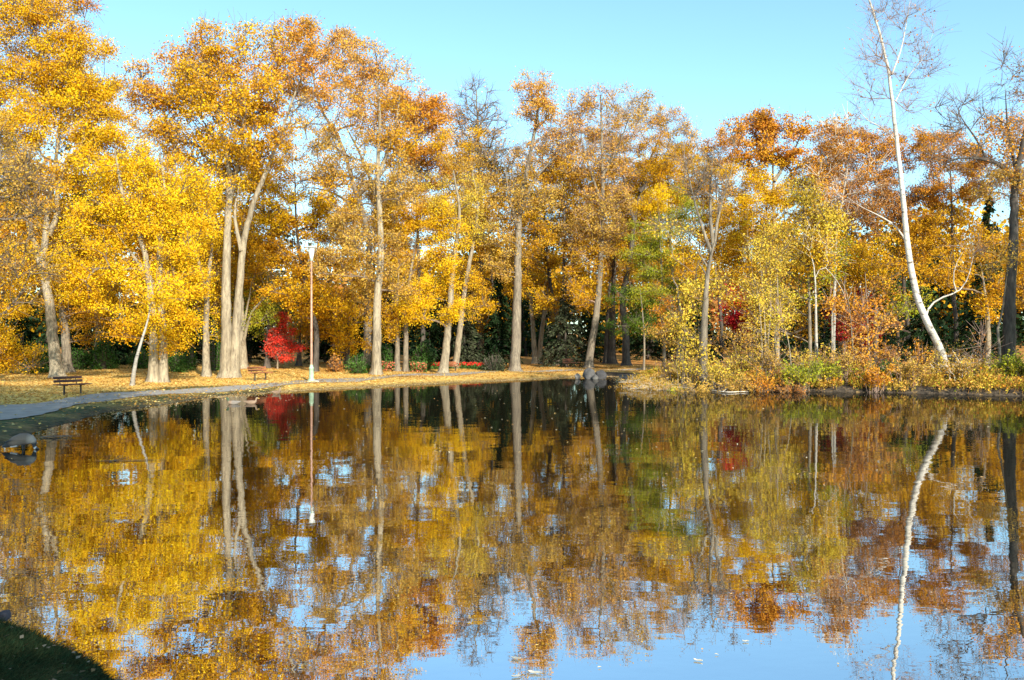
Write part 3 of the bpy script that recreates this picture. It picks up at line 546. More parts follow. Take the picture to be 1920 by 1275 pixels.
# --- mid and back rows
bk = [
 ('dense golden tree between the leaning trunk and the double trunked maple', 62, 180, [(180, 440, 70, 60, 'G', .9), (150, 560, 60, 40, 'B', 1), (220, 560, 60, 40, 'B', .9), (120, 480, 50, 60, 'B', .9)]),
 ('honey coloured tree behind the upper left of the tall orange cottonwood', 66, 330, [(310, 330, 60, 50, 'B', 1), (360, 420, 60, 60, 'B', 1), (270, 400, 60, 60, 'G', .9), (340, 520, 60, 50, 'B', 1), (410, 500, 50, 60, 'B', .9), (300, 270, 60, 45, 'B', .5)]),
 ('broad golden tree filling the space behind the lamp lantern', 64, 590, [(540, 400, 55, 50, 'Y', .9), (600, 420, 50, 45, 'Y', .9), (500, 370, 45, 40, 'G', .8), (560, 470, 60, 50, 'B', 1), (590, 350, 50, 25, 'B', .35), (525, 315, 40, 40, 'B', .6), (490, 300, 30, 40, 'G', .6), (620, 500, 55, 50, 'B', .9), (540, 540, 55, 40, 'G', .9), (600, 560, 50, 40, 'G', .9)]),
 ('yellow green tree with low foliage between the whitish trunks and the red maple', 68, 500, [(495, 600, 30, 25, 'V', .9), (510, 560, 40, 30, 'V', .8), (480, 540, 35, 40, 'G', .8)]),
 ('golden tree with leaves down to the green bushes right of the lamp post', 68, 650, [(650, 590, 45, 40, 'G', .9), (660, 640, 40, 22, 'G', 1), (620, 620, 30, 30, 'B', .8), (680, 560, 40, 40, 'T', .7), (600, 600, 30, 40, 'B', .8)]),
 ('orange gold tree whose rounded top shows between the peach crowns left of centre', 74, 790, [(800, 260, 45, 60, 'O', .9), (820, 320, 45, 40, 'O', .8), (760, 330, 50, 40, 'B', .8), (790, 200, 45, 30, 'O', .9), (740, 220, 35, 40, 'O', .7)]),
 ('deep gold tree between the yellow low hanging maple and the v shaped trunks', 76, 930, [(930, 440, 55, 50, 'B', .9), (880, 390, 50, 50, 'G', .9), (940, 540, 45, 45, 'B', .8), (860, 520, 45, 45, 'B', .8), (980, 370, 40, 50, 'G', .8)]),
 ('amber tree behind the v shaped trunks left of the curving thin trunk', 78, 1055, [(1060, 340, 50, 45, 'B', .9), (1050, 270, 40, 40, 'O', .5), (1080, 450, 50, 60, 'B', .9), (1040, 560, 40, 40, 'G', .7), (1110, 550, 40, 40, 'B', .8), (1010, 310, 35, 40, 'B', .5)]),
 ('golden tree just left of the bare vase shaped tree top', 82, 1270, [(1280, 330, 45, 50, 'Y', .9), (1220, 410, 50, 45, 'Y', .9), (1300, 400, 45, 45, 'G', .8), (1290, 280, 35, 35, 'G', .5), (1180, 440, 45, 50, 'B', .8), (1260, 520, 50, 50, 'B', .7)]),
 ('orange tree peeping out right behind the bare vase shaped tree', 86, 1350, [(1350, 290, 40, 40, 'O', .7), (1330, 340, 45, 45, 'G', .9), (1360, 500, 45, 50, 'B', .8), (1340, 420, 40, 50, 'G', .9)]),
 ('russet tree on the skyline right of the orange oak', 82, 1580, [(1560, 265, 40, 26, 'O', .8), (1600, 290, 50, 40, 'K', .7), (1640, 270, 40, 30, 'O', .6), (1540, 310, 30, 30, 'O', .7), (1600, 370, 60, 45, 'K', .8)]),
 ('rust red tree behind the white birch stem', 80, 1700, [(1660, 300, 45, 40, 'O', .7), (1720, 270, 45, 30, 'O', .9), (1690, 350, 60, 45, 'K', .8), (1650, 400, 50, 45, 'K', .8), (1730, 400, 50, 45, 'K', .8), (1690, 460, 55, 45, 'B', .6)]),
 ('burnt orange tree on the skyline between white birch and arching dark limb', 78, 1790, [(1770, 270, 40, 28, 'O', 1), (1810, 290, 40, 30, 'O', .9), (1780, 340, 60, 45, 'O', .8), (1840, 340, 40, 45, 'K', .6), (1780, 420, 55, 35, 'B', .9), (1730, 450, 35, 35, 'B', .8)]),
 ('orange tree glowing in the shade left of the massive dark right trunk', 60, 1850, [(1850, 540, 28, 30, 'B', .9), (1860, 580, 22, 20, 'G', .8), (1830, 470, 40, 35, 'B', .7), (1770, 500, 45, 35, 'B', .6), (1900, 480, 40, 45, 'B', .7)]),
 ('golden brown tree in the thicket below the slanting birch branch', 58, 1640, [(1620, 480, 55, 40, 'G', .7), (1660, 520, 50, 40, 'B', .4), (1580, 520, 45, 40, 'G', .5), (1630, 550, 45, 30, 'K', .3), (1700, 560, 40, 30, 'V', .4)]),
 ('olive yellow tree behind the four slim saplings', 60, 1450, [(1450, 480, 55, 45, 'G', .6), (1430, 560, 55, 45, 'B', .45), (1480, 600, 55, 35, 'B', .3), (1420, 630, 45, 25, 'T', .35), (1370, 640, 35, 25, 'T', .3)]),
 ('small yellow tree leaning over the shade right of the red maple', 72, 560, [(570, 630, 30, 30, 'G', .8), (590, 590, 30, 30, 'B', .8)]),
 ('copper leaved tree low in the wood right of the lime green tree', 60, 1275, [(1260, 590, 35, 30, 'O', .6), (1245, 630, 30, 20, 'T', .7), (1290, 500, 35, 35, 'G', .6)]),
 ('tan gold tree behind the leafless fan shaped top', 78, 880, [(880, 320, 50, 45, 'T', .8), (910, 270, 35, 35, 'P', .4), (855, 390, 45, 45, 'B', .9), (850, 240, 30, 30, 'O', .5), (920, 350, 45, 40, 'B', .8)]),
 ('golden tan tree between the thick straight trunk and the curving thin trunk', 84, 1045, [(1040, 340, 50, 40, 'B', .8), (1060, 260, 35, 35, 'P', .5), (1020, 400, 45, 45, 'T', .9), (985, 300, 35, 40, 'P', .6), (1000, 480, 40, 45, 'B', .9)]),
 ('honey gold tree directly behind the curving thin trunk', 86, 1135, [(1130, 300, 50, 40, 'T', .8), (1120, 370, 50, 45, 'B', .9), (1165, 250, 45, 35, 'P', .6), (1210, 330, 40, 40, 'Y', .9), (1180, 380, 40, 35, 'Y', .8), (1110, 240, 30, 30, 'P', .5), (1150, 460, 45, 45, 'B', .8)]),
 ('amber tree filling the gap right of the orange oak', 88, 1530, [(1520, 330, 40, 35, 'B', .7), (1495, 380, 45, 40, 'G', .8), (1550, 420, 50, 45, 'B', .9), (1560, 340, 40, 40, 'O', .6), (1520, 500, 50, 50, 'B', .8)]),
 ('bronze gold tree behind the tall peach crowned trunk', 78, 695, [(690, 390, 55, 40, 'B', .9), (735, 430, 45, 45, 'B', .9), (650, 420, 45, 45, 'B', .8), (700, 480, 55, 45, 'B', .8), (690, 560, 45, 40, 'B', .7), (750, 540, 45, 45, 'B', .7)]),
 ('dim golden tree behind the whitish trunk cluster', 76, 440, [(440, 430, 50, 50, 'B', .9), (470, 350, 45, 40, 'B', .7), (420, 540, 40, 45, 'B', .8), (480, 480, 45, 45, 'B', .8)]),
 ('brown gold tree at the right edge behind the massive dark trunk', 72, 1930, [(1930, 420, 40, 60, 'B', .7), (1925, 530, 40, 50, 'B', .7), (1910, 330, 40, 50, 'K', .5), (1940, 240, 40, 60, 'K', .5)]),
]
for lab, d, px, bl in bk:
    top = min(b[1] for b in bl); cx = np.mean([b[0] for b in bl])
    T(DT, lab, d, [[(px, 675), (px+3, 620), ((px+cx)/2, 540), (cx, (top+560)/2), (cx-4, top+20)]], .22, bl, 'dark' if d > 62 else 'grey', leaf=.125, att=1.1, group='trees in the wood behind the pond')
exec_later = []

# conifers
def conifer(name, label, d, px, top, width, pal='S', base_py=None, cat='conifer', droop=.35, skirt=.06, group='evergreens in the wood', cover=1.0):
    seed[0] += 1; rs = np.random.RandomState(seed[0]); x0, y0 = wx(px, d), d; z0 = G(x0, y0); H = wz(top, d)-z0; Rm = width/F*d/2
    root = thing(name, label, cat, (x0, y0, z0), group)
    P = np.array([[0, 0, -0.1], [0.02, 0, H*.3], [0, .03, H*.7], [0, 0, H]]); P = resample(P, .5); V_, Q_ = sweep(P, np.linspace(max(.06, H*.02), .02, len(P)), 8)
    link('trunk', mesh_np('trunk', V_, Q_, None, True, [M['dark']]), root)
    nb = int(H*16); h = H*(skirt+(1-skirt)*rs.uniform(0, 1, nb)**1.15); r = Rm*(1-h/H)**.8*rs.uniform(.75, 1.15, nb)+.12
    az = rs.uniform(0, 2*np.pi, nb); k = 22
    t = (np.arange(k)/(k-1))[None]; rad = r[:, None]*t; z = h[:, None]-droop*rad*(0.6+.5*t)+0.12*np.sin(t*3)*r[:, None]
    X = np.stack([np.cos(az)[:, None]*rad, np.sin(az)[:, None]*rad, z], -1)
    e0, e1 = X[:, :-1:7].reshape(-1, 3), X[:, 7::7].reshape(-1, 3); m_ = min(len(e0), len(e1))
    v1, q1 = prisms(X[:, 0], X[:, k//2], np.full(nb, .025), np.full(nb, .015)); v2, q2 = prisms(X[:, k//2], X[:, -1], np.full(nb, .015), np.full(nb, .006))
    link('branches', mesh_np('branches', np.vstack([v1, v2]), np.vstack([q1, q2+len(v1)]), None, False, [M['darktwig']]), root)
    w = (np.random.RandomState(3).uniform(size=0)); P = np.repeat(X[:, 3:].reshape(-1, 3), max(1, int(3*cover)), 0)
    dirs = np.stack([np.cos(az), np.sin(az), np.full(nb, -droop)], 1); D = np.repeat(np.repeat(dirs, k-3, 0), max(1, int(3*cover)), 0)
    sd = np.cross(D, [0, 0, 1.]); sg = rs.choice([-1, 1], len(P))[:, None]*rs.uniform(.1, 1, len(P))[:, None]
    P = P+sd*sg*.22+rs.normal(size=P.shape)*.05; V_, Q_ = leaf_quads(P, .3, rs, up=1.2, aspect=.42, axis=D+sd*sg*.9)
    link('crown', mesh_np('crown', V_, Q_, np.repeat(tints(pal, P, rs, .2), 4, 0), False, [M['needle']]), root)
    return root
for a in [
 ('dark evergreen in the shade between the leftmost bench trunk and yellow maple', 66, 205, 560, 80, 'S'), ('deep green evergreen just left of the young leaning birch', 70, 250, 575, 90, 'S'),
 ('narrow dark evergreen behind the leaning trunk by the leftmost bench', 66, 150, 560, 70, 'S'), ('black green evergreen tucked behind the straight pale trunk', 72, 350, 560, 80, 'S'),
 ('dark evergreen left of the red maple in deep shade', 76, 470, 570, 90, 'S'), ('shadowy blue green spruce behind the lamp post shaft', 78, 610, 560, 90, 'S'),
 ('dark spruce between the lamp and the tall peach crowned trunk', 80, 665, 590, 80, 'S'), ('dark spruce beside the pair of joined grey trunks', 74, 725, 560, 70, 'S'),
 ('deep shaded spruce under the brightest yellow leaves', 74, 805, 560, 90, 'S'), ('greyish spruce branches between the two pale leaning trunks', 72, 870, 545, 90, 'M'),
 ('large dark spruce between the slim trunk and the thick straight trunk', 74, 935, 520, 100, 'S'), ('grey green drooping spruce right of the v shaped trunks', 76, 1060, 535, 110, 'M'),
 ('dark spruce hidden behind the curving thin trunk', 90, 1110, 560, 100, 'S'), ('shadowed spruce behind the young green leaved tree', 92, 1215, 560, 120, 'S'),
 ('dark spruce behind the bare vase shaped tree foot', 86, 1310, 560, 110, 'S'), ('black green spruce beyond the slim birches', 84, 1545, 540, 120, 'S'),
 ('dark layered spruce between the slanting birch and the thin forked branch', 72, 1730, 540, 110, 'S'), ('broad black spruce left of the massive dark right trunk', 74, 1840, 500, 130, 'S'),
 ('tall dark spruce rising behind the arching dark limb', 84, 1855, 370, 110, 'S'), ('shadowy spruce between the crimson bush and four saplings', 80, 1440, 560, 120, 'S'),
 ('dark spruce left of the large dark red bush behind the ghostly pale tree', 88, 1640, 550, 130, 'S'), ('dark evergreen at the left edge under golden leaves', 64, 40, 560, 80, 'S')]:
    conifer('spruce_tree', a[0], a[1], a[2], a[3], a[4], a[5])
def cedar(label, d, px, top, width, pal='E', name='cedar_shrub'):
    """dense upright evergreen shrub"""
    seed[0] += 1; rs = np.random.RandomState(seed[0]); x0, y0 = wx(px, d), d; z0 = G(x0, y0); H = wz(top, d)-z0; Rm = width/F*d/2
    root = thing(name, label, 'shrub', (x0, y0, z0), 'green shrubs at the back of the lawn')
    ns = 60; az = rs.uniform(0, 6.28, ns); r = Rm*np.sqrt(rs.uniform(0, 1, ns))*.8; hh = H*rs.uniform(.5, 1, ns)*np.sqrt(np.maximum(1-(r/Rm)**2, .15))
    p1 = np.stack([r*np.cos(az), r*np.sin(az), hh], 1); p0 = p1*[.25, .25, 0]
    v, q = prisms(p0, p1, np.full(ns, .03), np.full(ns, .01)); link('stems', mesh_np('stems', v, q, None, False, [M['darktwig']]), root)
    n = int(2600*Rm*H/2); nb = 40; bc = rs.normal(size=(nb, 3)); bc /= np.linalg.norm(bc, axis=1)[:, None]; bc[:, 2] = np.abs(bc[:, 2])
    c = np.stack([bc[:, 0]*Rm*.75, bc[:, 1]*Rm*.75, bc[:, 2]*H*.8], 1)*rs.uniform(.6, 1.05, (nb, 1)); k = rs.randint(0, nb, n)
    P = c[k]+rs.normal(size=(n, 3))*np.array([Rm*.22, Rm*.22, H*.13]); P[:, 2] = np.abs(P[:, 2])
    V_, Q_ = leaf_quads(P, .13, rs, up=.5, aspect=.6); link('foliage', mesh_np('foliage', V_, Q_, np.repeat(tints(pal, P, rs, .25), 4, 0), False, [M['needle']]), root)
cedar('round green shrub left of the leaning pale trunk behind the leftmost bench', 56, 72, 632, 70)
cedar('green shrub showing right of the second pale trunk', 60, 145, 648, 60)
cedar('dark green shrub half way between the leftmost trunks and the thin leaning birch', 60, 195, 622, 50)
cedar('green shrub directly left of the double trunk', 62, 262, 650, 50); cedar('bright green clipped shrub directly right of the double trunk', 60, 328, 634, 40)
cedar('narrow green shrub left of the straight pale trunk', 62, 356, 640, 26); cedar('slim tall green shrub between straight pale trunk and whitish trunks', 62, 402, 612, 30)
cedar('sunlit green bush left of the tall peach crowned trunk', 60, 672, 662, 55, 'E'); cedar('low russet bush behind the lamp and the green bush', 64, 628, 664, 36, 'K')
cedar('grass green bush between tall peach crowned trunk and joined grey trunks', 66, 728, 645, 34, 'E'); cedar('green bush right of the joined grey trunks', 68, 790, 640, 46, 'E')
cedar('low dark bush at the foot of the straight slim trunk', 68, 925, 660, 50, 'M')

# the wood far behind, one mass
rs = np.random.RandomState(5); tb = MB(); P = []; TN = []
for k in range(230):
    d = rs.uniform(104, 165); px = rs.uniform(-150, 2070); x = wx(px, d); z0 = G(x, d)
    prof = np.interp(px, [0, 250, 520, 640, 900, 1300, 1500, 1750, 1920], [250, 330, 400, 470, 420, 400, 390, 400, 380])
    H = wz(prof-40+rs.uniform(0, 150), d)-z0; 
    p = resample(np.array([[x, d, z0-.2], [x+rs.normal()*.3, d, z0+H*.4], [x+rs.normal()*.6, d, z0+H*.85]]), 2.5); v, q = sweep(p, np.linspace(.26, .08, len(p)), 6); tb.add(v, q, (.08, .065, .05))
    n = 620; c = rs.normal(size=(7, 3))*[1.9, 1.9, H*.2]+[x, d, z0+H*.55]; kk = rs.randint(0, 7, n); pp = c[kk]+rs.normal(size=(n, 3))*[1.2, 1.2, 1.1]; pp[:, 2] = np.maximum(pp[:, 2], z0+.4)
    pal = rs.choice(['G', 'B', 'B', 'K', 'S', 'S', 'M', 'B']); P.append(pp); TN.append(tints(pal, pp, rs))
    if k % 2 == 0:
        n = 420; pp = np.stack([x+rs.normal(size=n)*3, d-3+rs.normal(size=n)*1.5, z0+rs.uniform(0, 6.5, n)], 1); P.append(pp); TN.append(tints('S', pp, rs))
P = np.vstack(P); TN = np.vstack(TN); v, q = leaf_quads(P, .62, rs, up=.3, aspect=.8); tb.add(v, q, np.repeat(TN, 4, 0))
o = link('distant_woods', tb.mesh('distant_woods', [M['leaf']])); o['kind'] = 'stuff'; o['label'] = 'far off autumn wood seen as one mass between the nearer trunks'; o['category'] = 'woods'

# ---------------------------------------------------------------- right bank shrubs
def shrub(label, px, d, h, w, pal, leafn=900, stemc='twig', leaf=.09, ns=40, name='bank_shrub', straw=False, group='shrubs along the right bank'):
    seed[0] += 1; rs = np.random.RandomState(seed[0]); x0 = wx(px, d); z0 = G(x0, d); h *= 1.2; leafn = int(leafn*1.5)
    root = thing(name, label, 'shrub' if not straw else 'grass tuft', (x0, d, z0), group)
    az = rs.uniform(0, 6.28, ns); t = rs.uniform(.15, 1, ns); out_ = np.stack([np.cos(az), np.sin(az), np.zeros(ns)], 1)
    b0 = out_*(rs.uniform(0, .35, ns)*w)[:, None]; b0[:, 2] = -.05; tip = b0+rs.normal(size=(ns, 3))*.12+out_*(t*w*.5)[:, None]+np.array([0, 0, 1.])*(h*(1.1-.45*t)*rs.uniform(.6, 1.1, ns))[:, None]
    mid = (b0+tip)/2+out_*(-.12*w)+np.array([0, 0, .12*h]); mid += rs.normal(size=mid.shape)*.05
    if straw: tip = tip+out_*w*.35-np.array([0, 0, 1.])*h*.35
    rr = .014 if not straw else .009
    v1, q1 = prisms(b0, mid, np.full(ns, rr), np.full(ns, rr*.8)); v2, q2 = prisms(mid, tip, np.full(ns, rr*.8), np.full(ns, rr*.4))
    n3 = ns*5; k = rs.randint(0, ns, n3); a = mid[k]+(tip-mid)[k]*rs.uniform(-.4, .95, n3)[:, None]; b = a+rs.normal(size=(n3, 3))*[.17, .17, .14]+[0, 0, .10]
    v3, q3 = prisms(a, b, np.full(n3, rr*.5), np.full(n3, rr*.3))
    link('stems', mesh_np('stems', np.vstack([v1, v2, v3]), np.vstack([q1, q2+len(v1), q3+len(v1)+len(v2)]), None, False, [M[stemc]]), root)
    k = rs.randint(0, n3, leafn); P = a[k]+(b-a)[k]*rs.uniform(0, 1.2, leafn)[:, None]+rs.normal(size=(leafn, 3))*.05*(1 if not straw else 2)
    P[:, 2] = np.maximum(P[:, 2], .03)
    V_, Q_ = leaf_quads(P, leaf if not straw else .2, rs, up=.4, aspect=.7 if not straw else .16, axis=None if not straw else (tip-b0)[k % ns])
    link('foliage', mesh_np('foliage', V_, Q_, np.repeat(tints(pal, P, rs, .2), 4, 0), False, [M['leaf']]), root)
for a in [
 ('straw coloured arching tuft at the left tip of the right bank', 1210, 46.5, 1.2, 1.5, 'T', 1500, 'paletwig', .1, 90, 'grass_tuft', True), ('pale dry grass tuft second from the left tip of the right bank', 1240, 44.5, 1.1, 1.6, 'T', 1400, 'paletwig', .1, 90, 'grass_tuft', True),
 ('low green and yellow shrub next to the straw tufts', 1262, 43, .8, 1.3, 'V', 1100), ('thin bare twiggy shrub rising above the straw tufts', 1245, 47, 1.6, 1.0, 'T', 120, 'pinktwig', .09, 16), ('yellow leaved shrub left of the vase shaped tree foot', 1288, 45, 1.9, 1.5, 'L', 500, 'twig', .1),
 ('tan shrub overhanging the water below the vase shaped tree', 1310, 42.6, 1.1, 1.8, 'T', 1200), ('golden shrub right of the vase shaped tree foot', 1350, 43.6, 1.5, 1.8, 'L', 1100), ('brown tan shrub over the dark undercut bank', 1385, 42.5, 1.1, 1.7, 'T', 1200),
 ('rusty orange shrub spotted with red below the four saplings', 1425, 42.3, 1.0, 1.5, 'O', 1200), ('twiggy amber shrub at the feet of the four saplings', 1450, 44.2, 1.7, 1.9, 'T', 900, 'pinktwig'), ('bright green willowy shrub beneath the bowed sapling', 1500, 42.3, 1.35, 1.9, 'V', 1900, 'twig', .1, 60),
 ('second green shrub touching the slim greyish birch foot', 1545, 42.6, 1.1, 1.5, 'V', 1300), ('buff coloured bushy shrub right of the slim greyish birch', 1578, 43.2, 1.7, 1.9, 'T', 1300, 'pinktwig'), ('pinkish twiggy shrub under the copper leaved sapling', 1612, 43.6, 1.6, 1.7, 'P', 1000, 'pinktwig'),
 ('vivid red orange shrub drooping to the water left of the birch foot', 1640, 41.6, .95, 1.2, 'O', 1500, 'pinktwig', .1), ('small emerald green shrub just above the red orange one', 1664, 42.4, 1.1, .7, 'E', 800), ('dry brown shrub between emerald shrub and birch foot', 1700, 42, 1.2, 1.9, 'T', 1300, 'pinktwig'),
 ('tall red leaved twiggy shrub left against the birch foot', 1727, 43.2, 2.1, 1.1, 'O', 500, 'pinktwig', .1, 22), ('yellow leaved climber cluster at the birch foot', 1757, 42.6, 1.7, .7, 'L', 180, 'twig', .09, 16), ('tan shrub right of the birch foot', 1800, 42, 1.2, 1.9, 'T', 1300, 'paletwig'),
 ('bare pale twigged shrub standing over the tan one right of the birch', 1812, 43.4, 1.6, .9, 'T', 150, 'pinktwig', .09, 22), ('olive tan shrub left of the pale green mound', 1848, 41.6, 1.0, 1.6, 'L', 1200), ('pale green mounded shrub near the right edge', 1885, 41.3, 1.25, 1.9, 'V', 1800, 'twig', .1, 60),
 ('green shrub cut by the right edge of the photo', 1925, 40.8, 1.5, 1.7, 'V', 1500), ('low copper shrub in the middle of the dark undercut', 1480, 41.9, .6, 1.2, 'K', 900), ('ochre shrub behind the green willowy one', 1520, 45, 1.6, 2.0, 'L', 900, 'pinktwig'),
 ('greyish brown shrub behind the birch foot', 1770, 45.5, 1.7, 2.2, 'T', 700, 'pinktwig'), ('golden tan shrub between the yellow shrub and four saplings', 1390, 45.5, 1.7, 2.1, 'L', 900, 'pinktwig'), ('ruddy brown shrub in front of the large dark red bush', 1660, 46, 1.7, 2.1, 'K', 800, 'pinktwig')]:
    shrub(*a)
# undergrowth mass
rs = np.random.RandomState(77); tb = MB()
n = 26000; X = rs.uniform(5.5, 30, n); Y = rs.uniform(38, 56, n); s_ = sdist(X, Y); k = (s_ > 0.02+.45*(np.sin(X*1.7)+.6*np.sin(X*4.1) > .8)) & (s_ < 9*rs.uniform(0, 1, n)**1.3+.3); X, Y, s_ = X[k], Y[k], s_[k]; Z = hgt(X, Y); n = len(X)
clump = 0.5+0.5*np.sin(X*1.9+np.sin(Y*1.3)*2)*np.sin(Y*1.1+X*.5)
H = rs.uniform(.2, .75, n)*(0.5+clump); lean = rs.normal(size=(n, 2))*.3*H[:, None]
near = s_ < .6; lean[near, 1] -= .35; H[near] *= .8
p0 = np.stack([X, Y, Z-.03], 1); p1 = p0+np.column_stack([lean*.4, H*.65]); p2 = p0+np.column_stack([lean, H])
cs = np.array([PAL[q][0] for q in ['T', 'T', 'L', 'T', 'V', 'K', 'P']]); cc = cs[rs.randint(0, 7, n)]*rs.uniform(.5, 1.0, (n, 1))
for a_, b_, r_ in ((p0, p1, .010), (p1, p2, .007)):
    v, q = prisms(a_, b_, np.full(n, r_), np.full(n, r_*.6)); tb.add(v, q, np.repeat(cc, 6, 0))
k = rs.randint(0, n, 42000); P = p1[k]+(p2-p1)[k]*rs.uniform(-.6, 1.1, (len(k), 1))+rs.normal(size=(len(k), 3))*.07; P[:, 2] = np.maximum(P[:, 2], .04)
pn = np.array(['T', 'L', 'O', 'V', 'K', 'T'])[(np.floor(2.5*np.sin(P[:, 0]*.9)+2.5*np.sin(P[:, 0]*.37+P[:, 1]*.6)+rs.uniform(0, 2.4, len(P))).astype(int)) % 6]
tn = np.zeros((len(P), 3))
for pal in set(pn): kk = pn == pal; tn[kk] = tints(pal, P[kk], rs, .2)
v, q = leaf_quads(P, .10, rs, up=.4); tb.add(v, q, np.repeat(tn, 4, 0))
o = link('undergrowth', tb.mesh('undergrowth', [M['leaf']])); o['kind'] = 'stuff'; o['label'] = 'tangled dry undergrowth covering the right bank'; o['category'] = 'undergrowth'

# fallen leaves on lawn and path
rs = np.random.RandomState(8)
n = 150000; d = 20+rs.uniform(0, 1, n)**.7*62; px = rs.uniform(-60, 1500, n); X = wx(px, d); Y = d; s_ = sdist(X, Y); k = (s_ > .05) & ~((X > 6) & (s_ < 2.2)); pd = pdist(X, Y); k &= (pd > 1.15) | (rs.uniform(0, 1, n) < np.where(X > -13, .5, .12)); k &= (Y > 31) | (rs.uniform(0, 1, n) < .09)
X, Y, pd = X[k], Y[k], pd[k]; Z = hgt(X, Y)+.02+.02*(pd < 1.2)+rs.uniform(0, .02, len(X)); P = np.stack([X, Y, Z], 1)
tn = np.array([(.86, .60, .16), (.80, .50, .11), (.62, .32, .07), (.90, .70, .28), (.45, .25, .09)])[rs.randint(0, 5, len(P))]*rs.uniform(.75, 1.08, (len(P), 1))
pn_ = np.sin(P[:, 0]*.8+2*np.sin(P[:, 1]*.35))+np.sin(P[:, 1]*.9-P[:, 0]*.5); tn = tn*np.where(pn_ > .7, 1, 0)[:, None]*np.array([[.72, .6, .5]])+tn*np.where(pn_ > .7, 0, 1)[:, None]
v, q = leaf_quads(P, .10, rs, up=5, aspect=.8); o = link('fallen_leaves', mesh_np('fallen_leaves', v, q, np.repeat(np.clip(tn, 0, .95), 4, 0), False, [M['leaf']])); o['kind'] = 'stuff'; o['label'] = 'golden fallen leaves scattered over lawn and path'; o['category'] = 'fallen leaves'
# leaves floating: drifts along the far shore and specks over the pond
n = 4200; t = rs.choice(19, n, p=np.r_[np.full(7, .02), np.full(12, .86/12)]); u = rs.uniform(0, 1, n)[:, None]; A_ = SH[t]; B_ = SH[t+1]; P2 = A_+(B_-A_)*u; nrm = np.stack([(B_-A_)[:, 1], -(B_-A_)[:, 0]], 1); nrm /= np.linalg.norm(nrm, axis=1)[:, None]
P2 = P2+nrm*np.abs(rs.normal(size=(n, 1)))*.5*(0.4+np.abs(np.sin(P2[:, :1]*.6)))
n2 = 550; d2 = 6+rs.uniform(0, 1, n2)**1.2*40; P2 = np.vstack([P2, np.stack([wx(rs.uniform(0, 1920, n2), d2), d2], 1)])
k = sdist(P2[:, 0], P2[:, 1]) < -.02; P2 = P2[k]; P = np.column_stack([P2, np.full(len(P2), .008)])
sz = np.where(P[:, 1] < 14, .028, .065)
tn = np.array([(.80, .55, .2), (.7, .42, .15), (.85, .72, .45), (.45, .28, .12)])[rs.randint(0, 4, len(P))]
v, q = leaf_quads(P, sz, rs, up=9, aspect=.6); v[:, 2] = np.maximum(v[:, 2], .004)
o = link('floating_leaves', mesh_np('floating_leaves', v, q, np.repeat(tn, 4, 0), False, [M['leaf']])); o['kind'] = 'stuff'; o['label'] = 'small leaves drifting on the water and along its edge'; o['category'] = 'floating leaves'
# near bank grass
n = 200000; X = rs.uniform(-5.2, -1.2, n); Y = rs.uniform(4.6, 7.6, n); s_ = sdist(X, Y); k = s_ > .03; X, Y = X[k], Y[k]; n = len(X); Z = hgt(X, Y)
Hh = rs.uniform(.03, .085, n)*(0.7+.6*np.sin(X*3)*np.sin(Y*2.6)**2); ln = rs.normal(size=(n, 2))*.035; p0 = np.stack([X, Y, Z-.01], 1); w_ = rs.normal(size=(n, 2)); w_ /= np.linalg.norm(w_, axis=1)[:, None]; w3 = np.column_stack([w_*.0045, np.zeros(n)])
p1 = p0+np.column_stack([ln*.4, Hh*.6]); p2 = p0+np.column_stack([ln*1.3, Hh])
V_ = np.stack([p0-w3, p0+w3, p1+w3*.8, p1-w3*.8, p2+w3*.15, p2-w3*.15], 1).reshape(-1, 3); b = np.arange(n)[:, None]*6; Q_ = np.vstack([b+[0, 1, 2, 3], b+[3, 2, 4, 5]])
tn = np.array([.035, .062, .026])*rs.uniform(.5, 1.5, (n, 1))*np.array([1, 1, 1]); tn[:, 0] *= rs.uniform(.7, 1.7, n)
o = link('grass', mesh_np('grass', V_, Q_, np.repeat(tn, 6, 0), False, [M['leaf']])); o['kind'] = 'stuff'; o['label'] = 'short dark grass on the near bank in the bottom left corner'; o['category'] = 'grass'
n = 900; X = rs.uniform(-6, -1, n); Y = rs.uniform(4, 8.5, n); k = sdist(X, Y) > .1; X, Y = X[k], Y[k]; P = np.stack([X, Y, hgt(X, Y)+.06], 1)
v, q = leaf_quads(P, .04, rs, up=3, aspect=.7); tn = np.array([(.4, .33, .22), (.35, .24, .12), (.5, .43, .3)])[rs.randint(0, 3, len(P))]*.6
o = link('bank_leaves', mesh_np('bank_leaves', v, q, np.repeat(tn, 4, 0), False, [M['leaf']])); o['kind'] = 'stuff'; o['label'] = 'pale leaves lying in the near bank grass'; o['category'] = 'fallen leaves'

# flower bed
n = 5000; px = rs.uniform(790, 925, n); d = rs.uniform(69, 71.5, n); X = wx(px, d); P = np.stack([X, d, hgt(X, d)+rs.uniform(0, .5, n)], 1); hi = P[:, 2]-hgt(X, d) > .28
tn = np.where((hi & (rs.uniform(0, 1, n) < .6))[:, None], np.array([.75, .03, .03]), np.array([.08, .17, .04])); v, q = leaf_quads(P, .13, rs, up=1)
o = link('flower_bed', mesh_np('flower_bed', v, q, np.repeat(tn, 4, 0), False, [M['leaf']])); o['kind'] = 'stuff'; o['label'] = 'low bed of red flowers behind the pale trunks'; o['category'] = 'flower bed'
n = 2600; px = np.r_[rs.uniform(715, 745, n//2), rs.uniform(770, 800, n//2)]; n = len(px); d = rs.uniform(65, 66.5, n); X = wx(px, d); P = np.stack([X, d, hgt(X, d)+rs.uniform(0, .7, n)], 1)
tn = np.where((rs.uniform(0, 1, n) < .4)[:, None], np.array([.7, .2, .12]), np.array([.12, .20, .05])); v, q = leaf_quads(P, .13, rs, up=1)
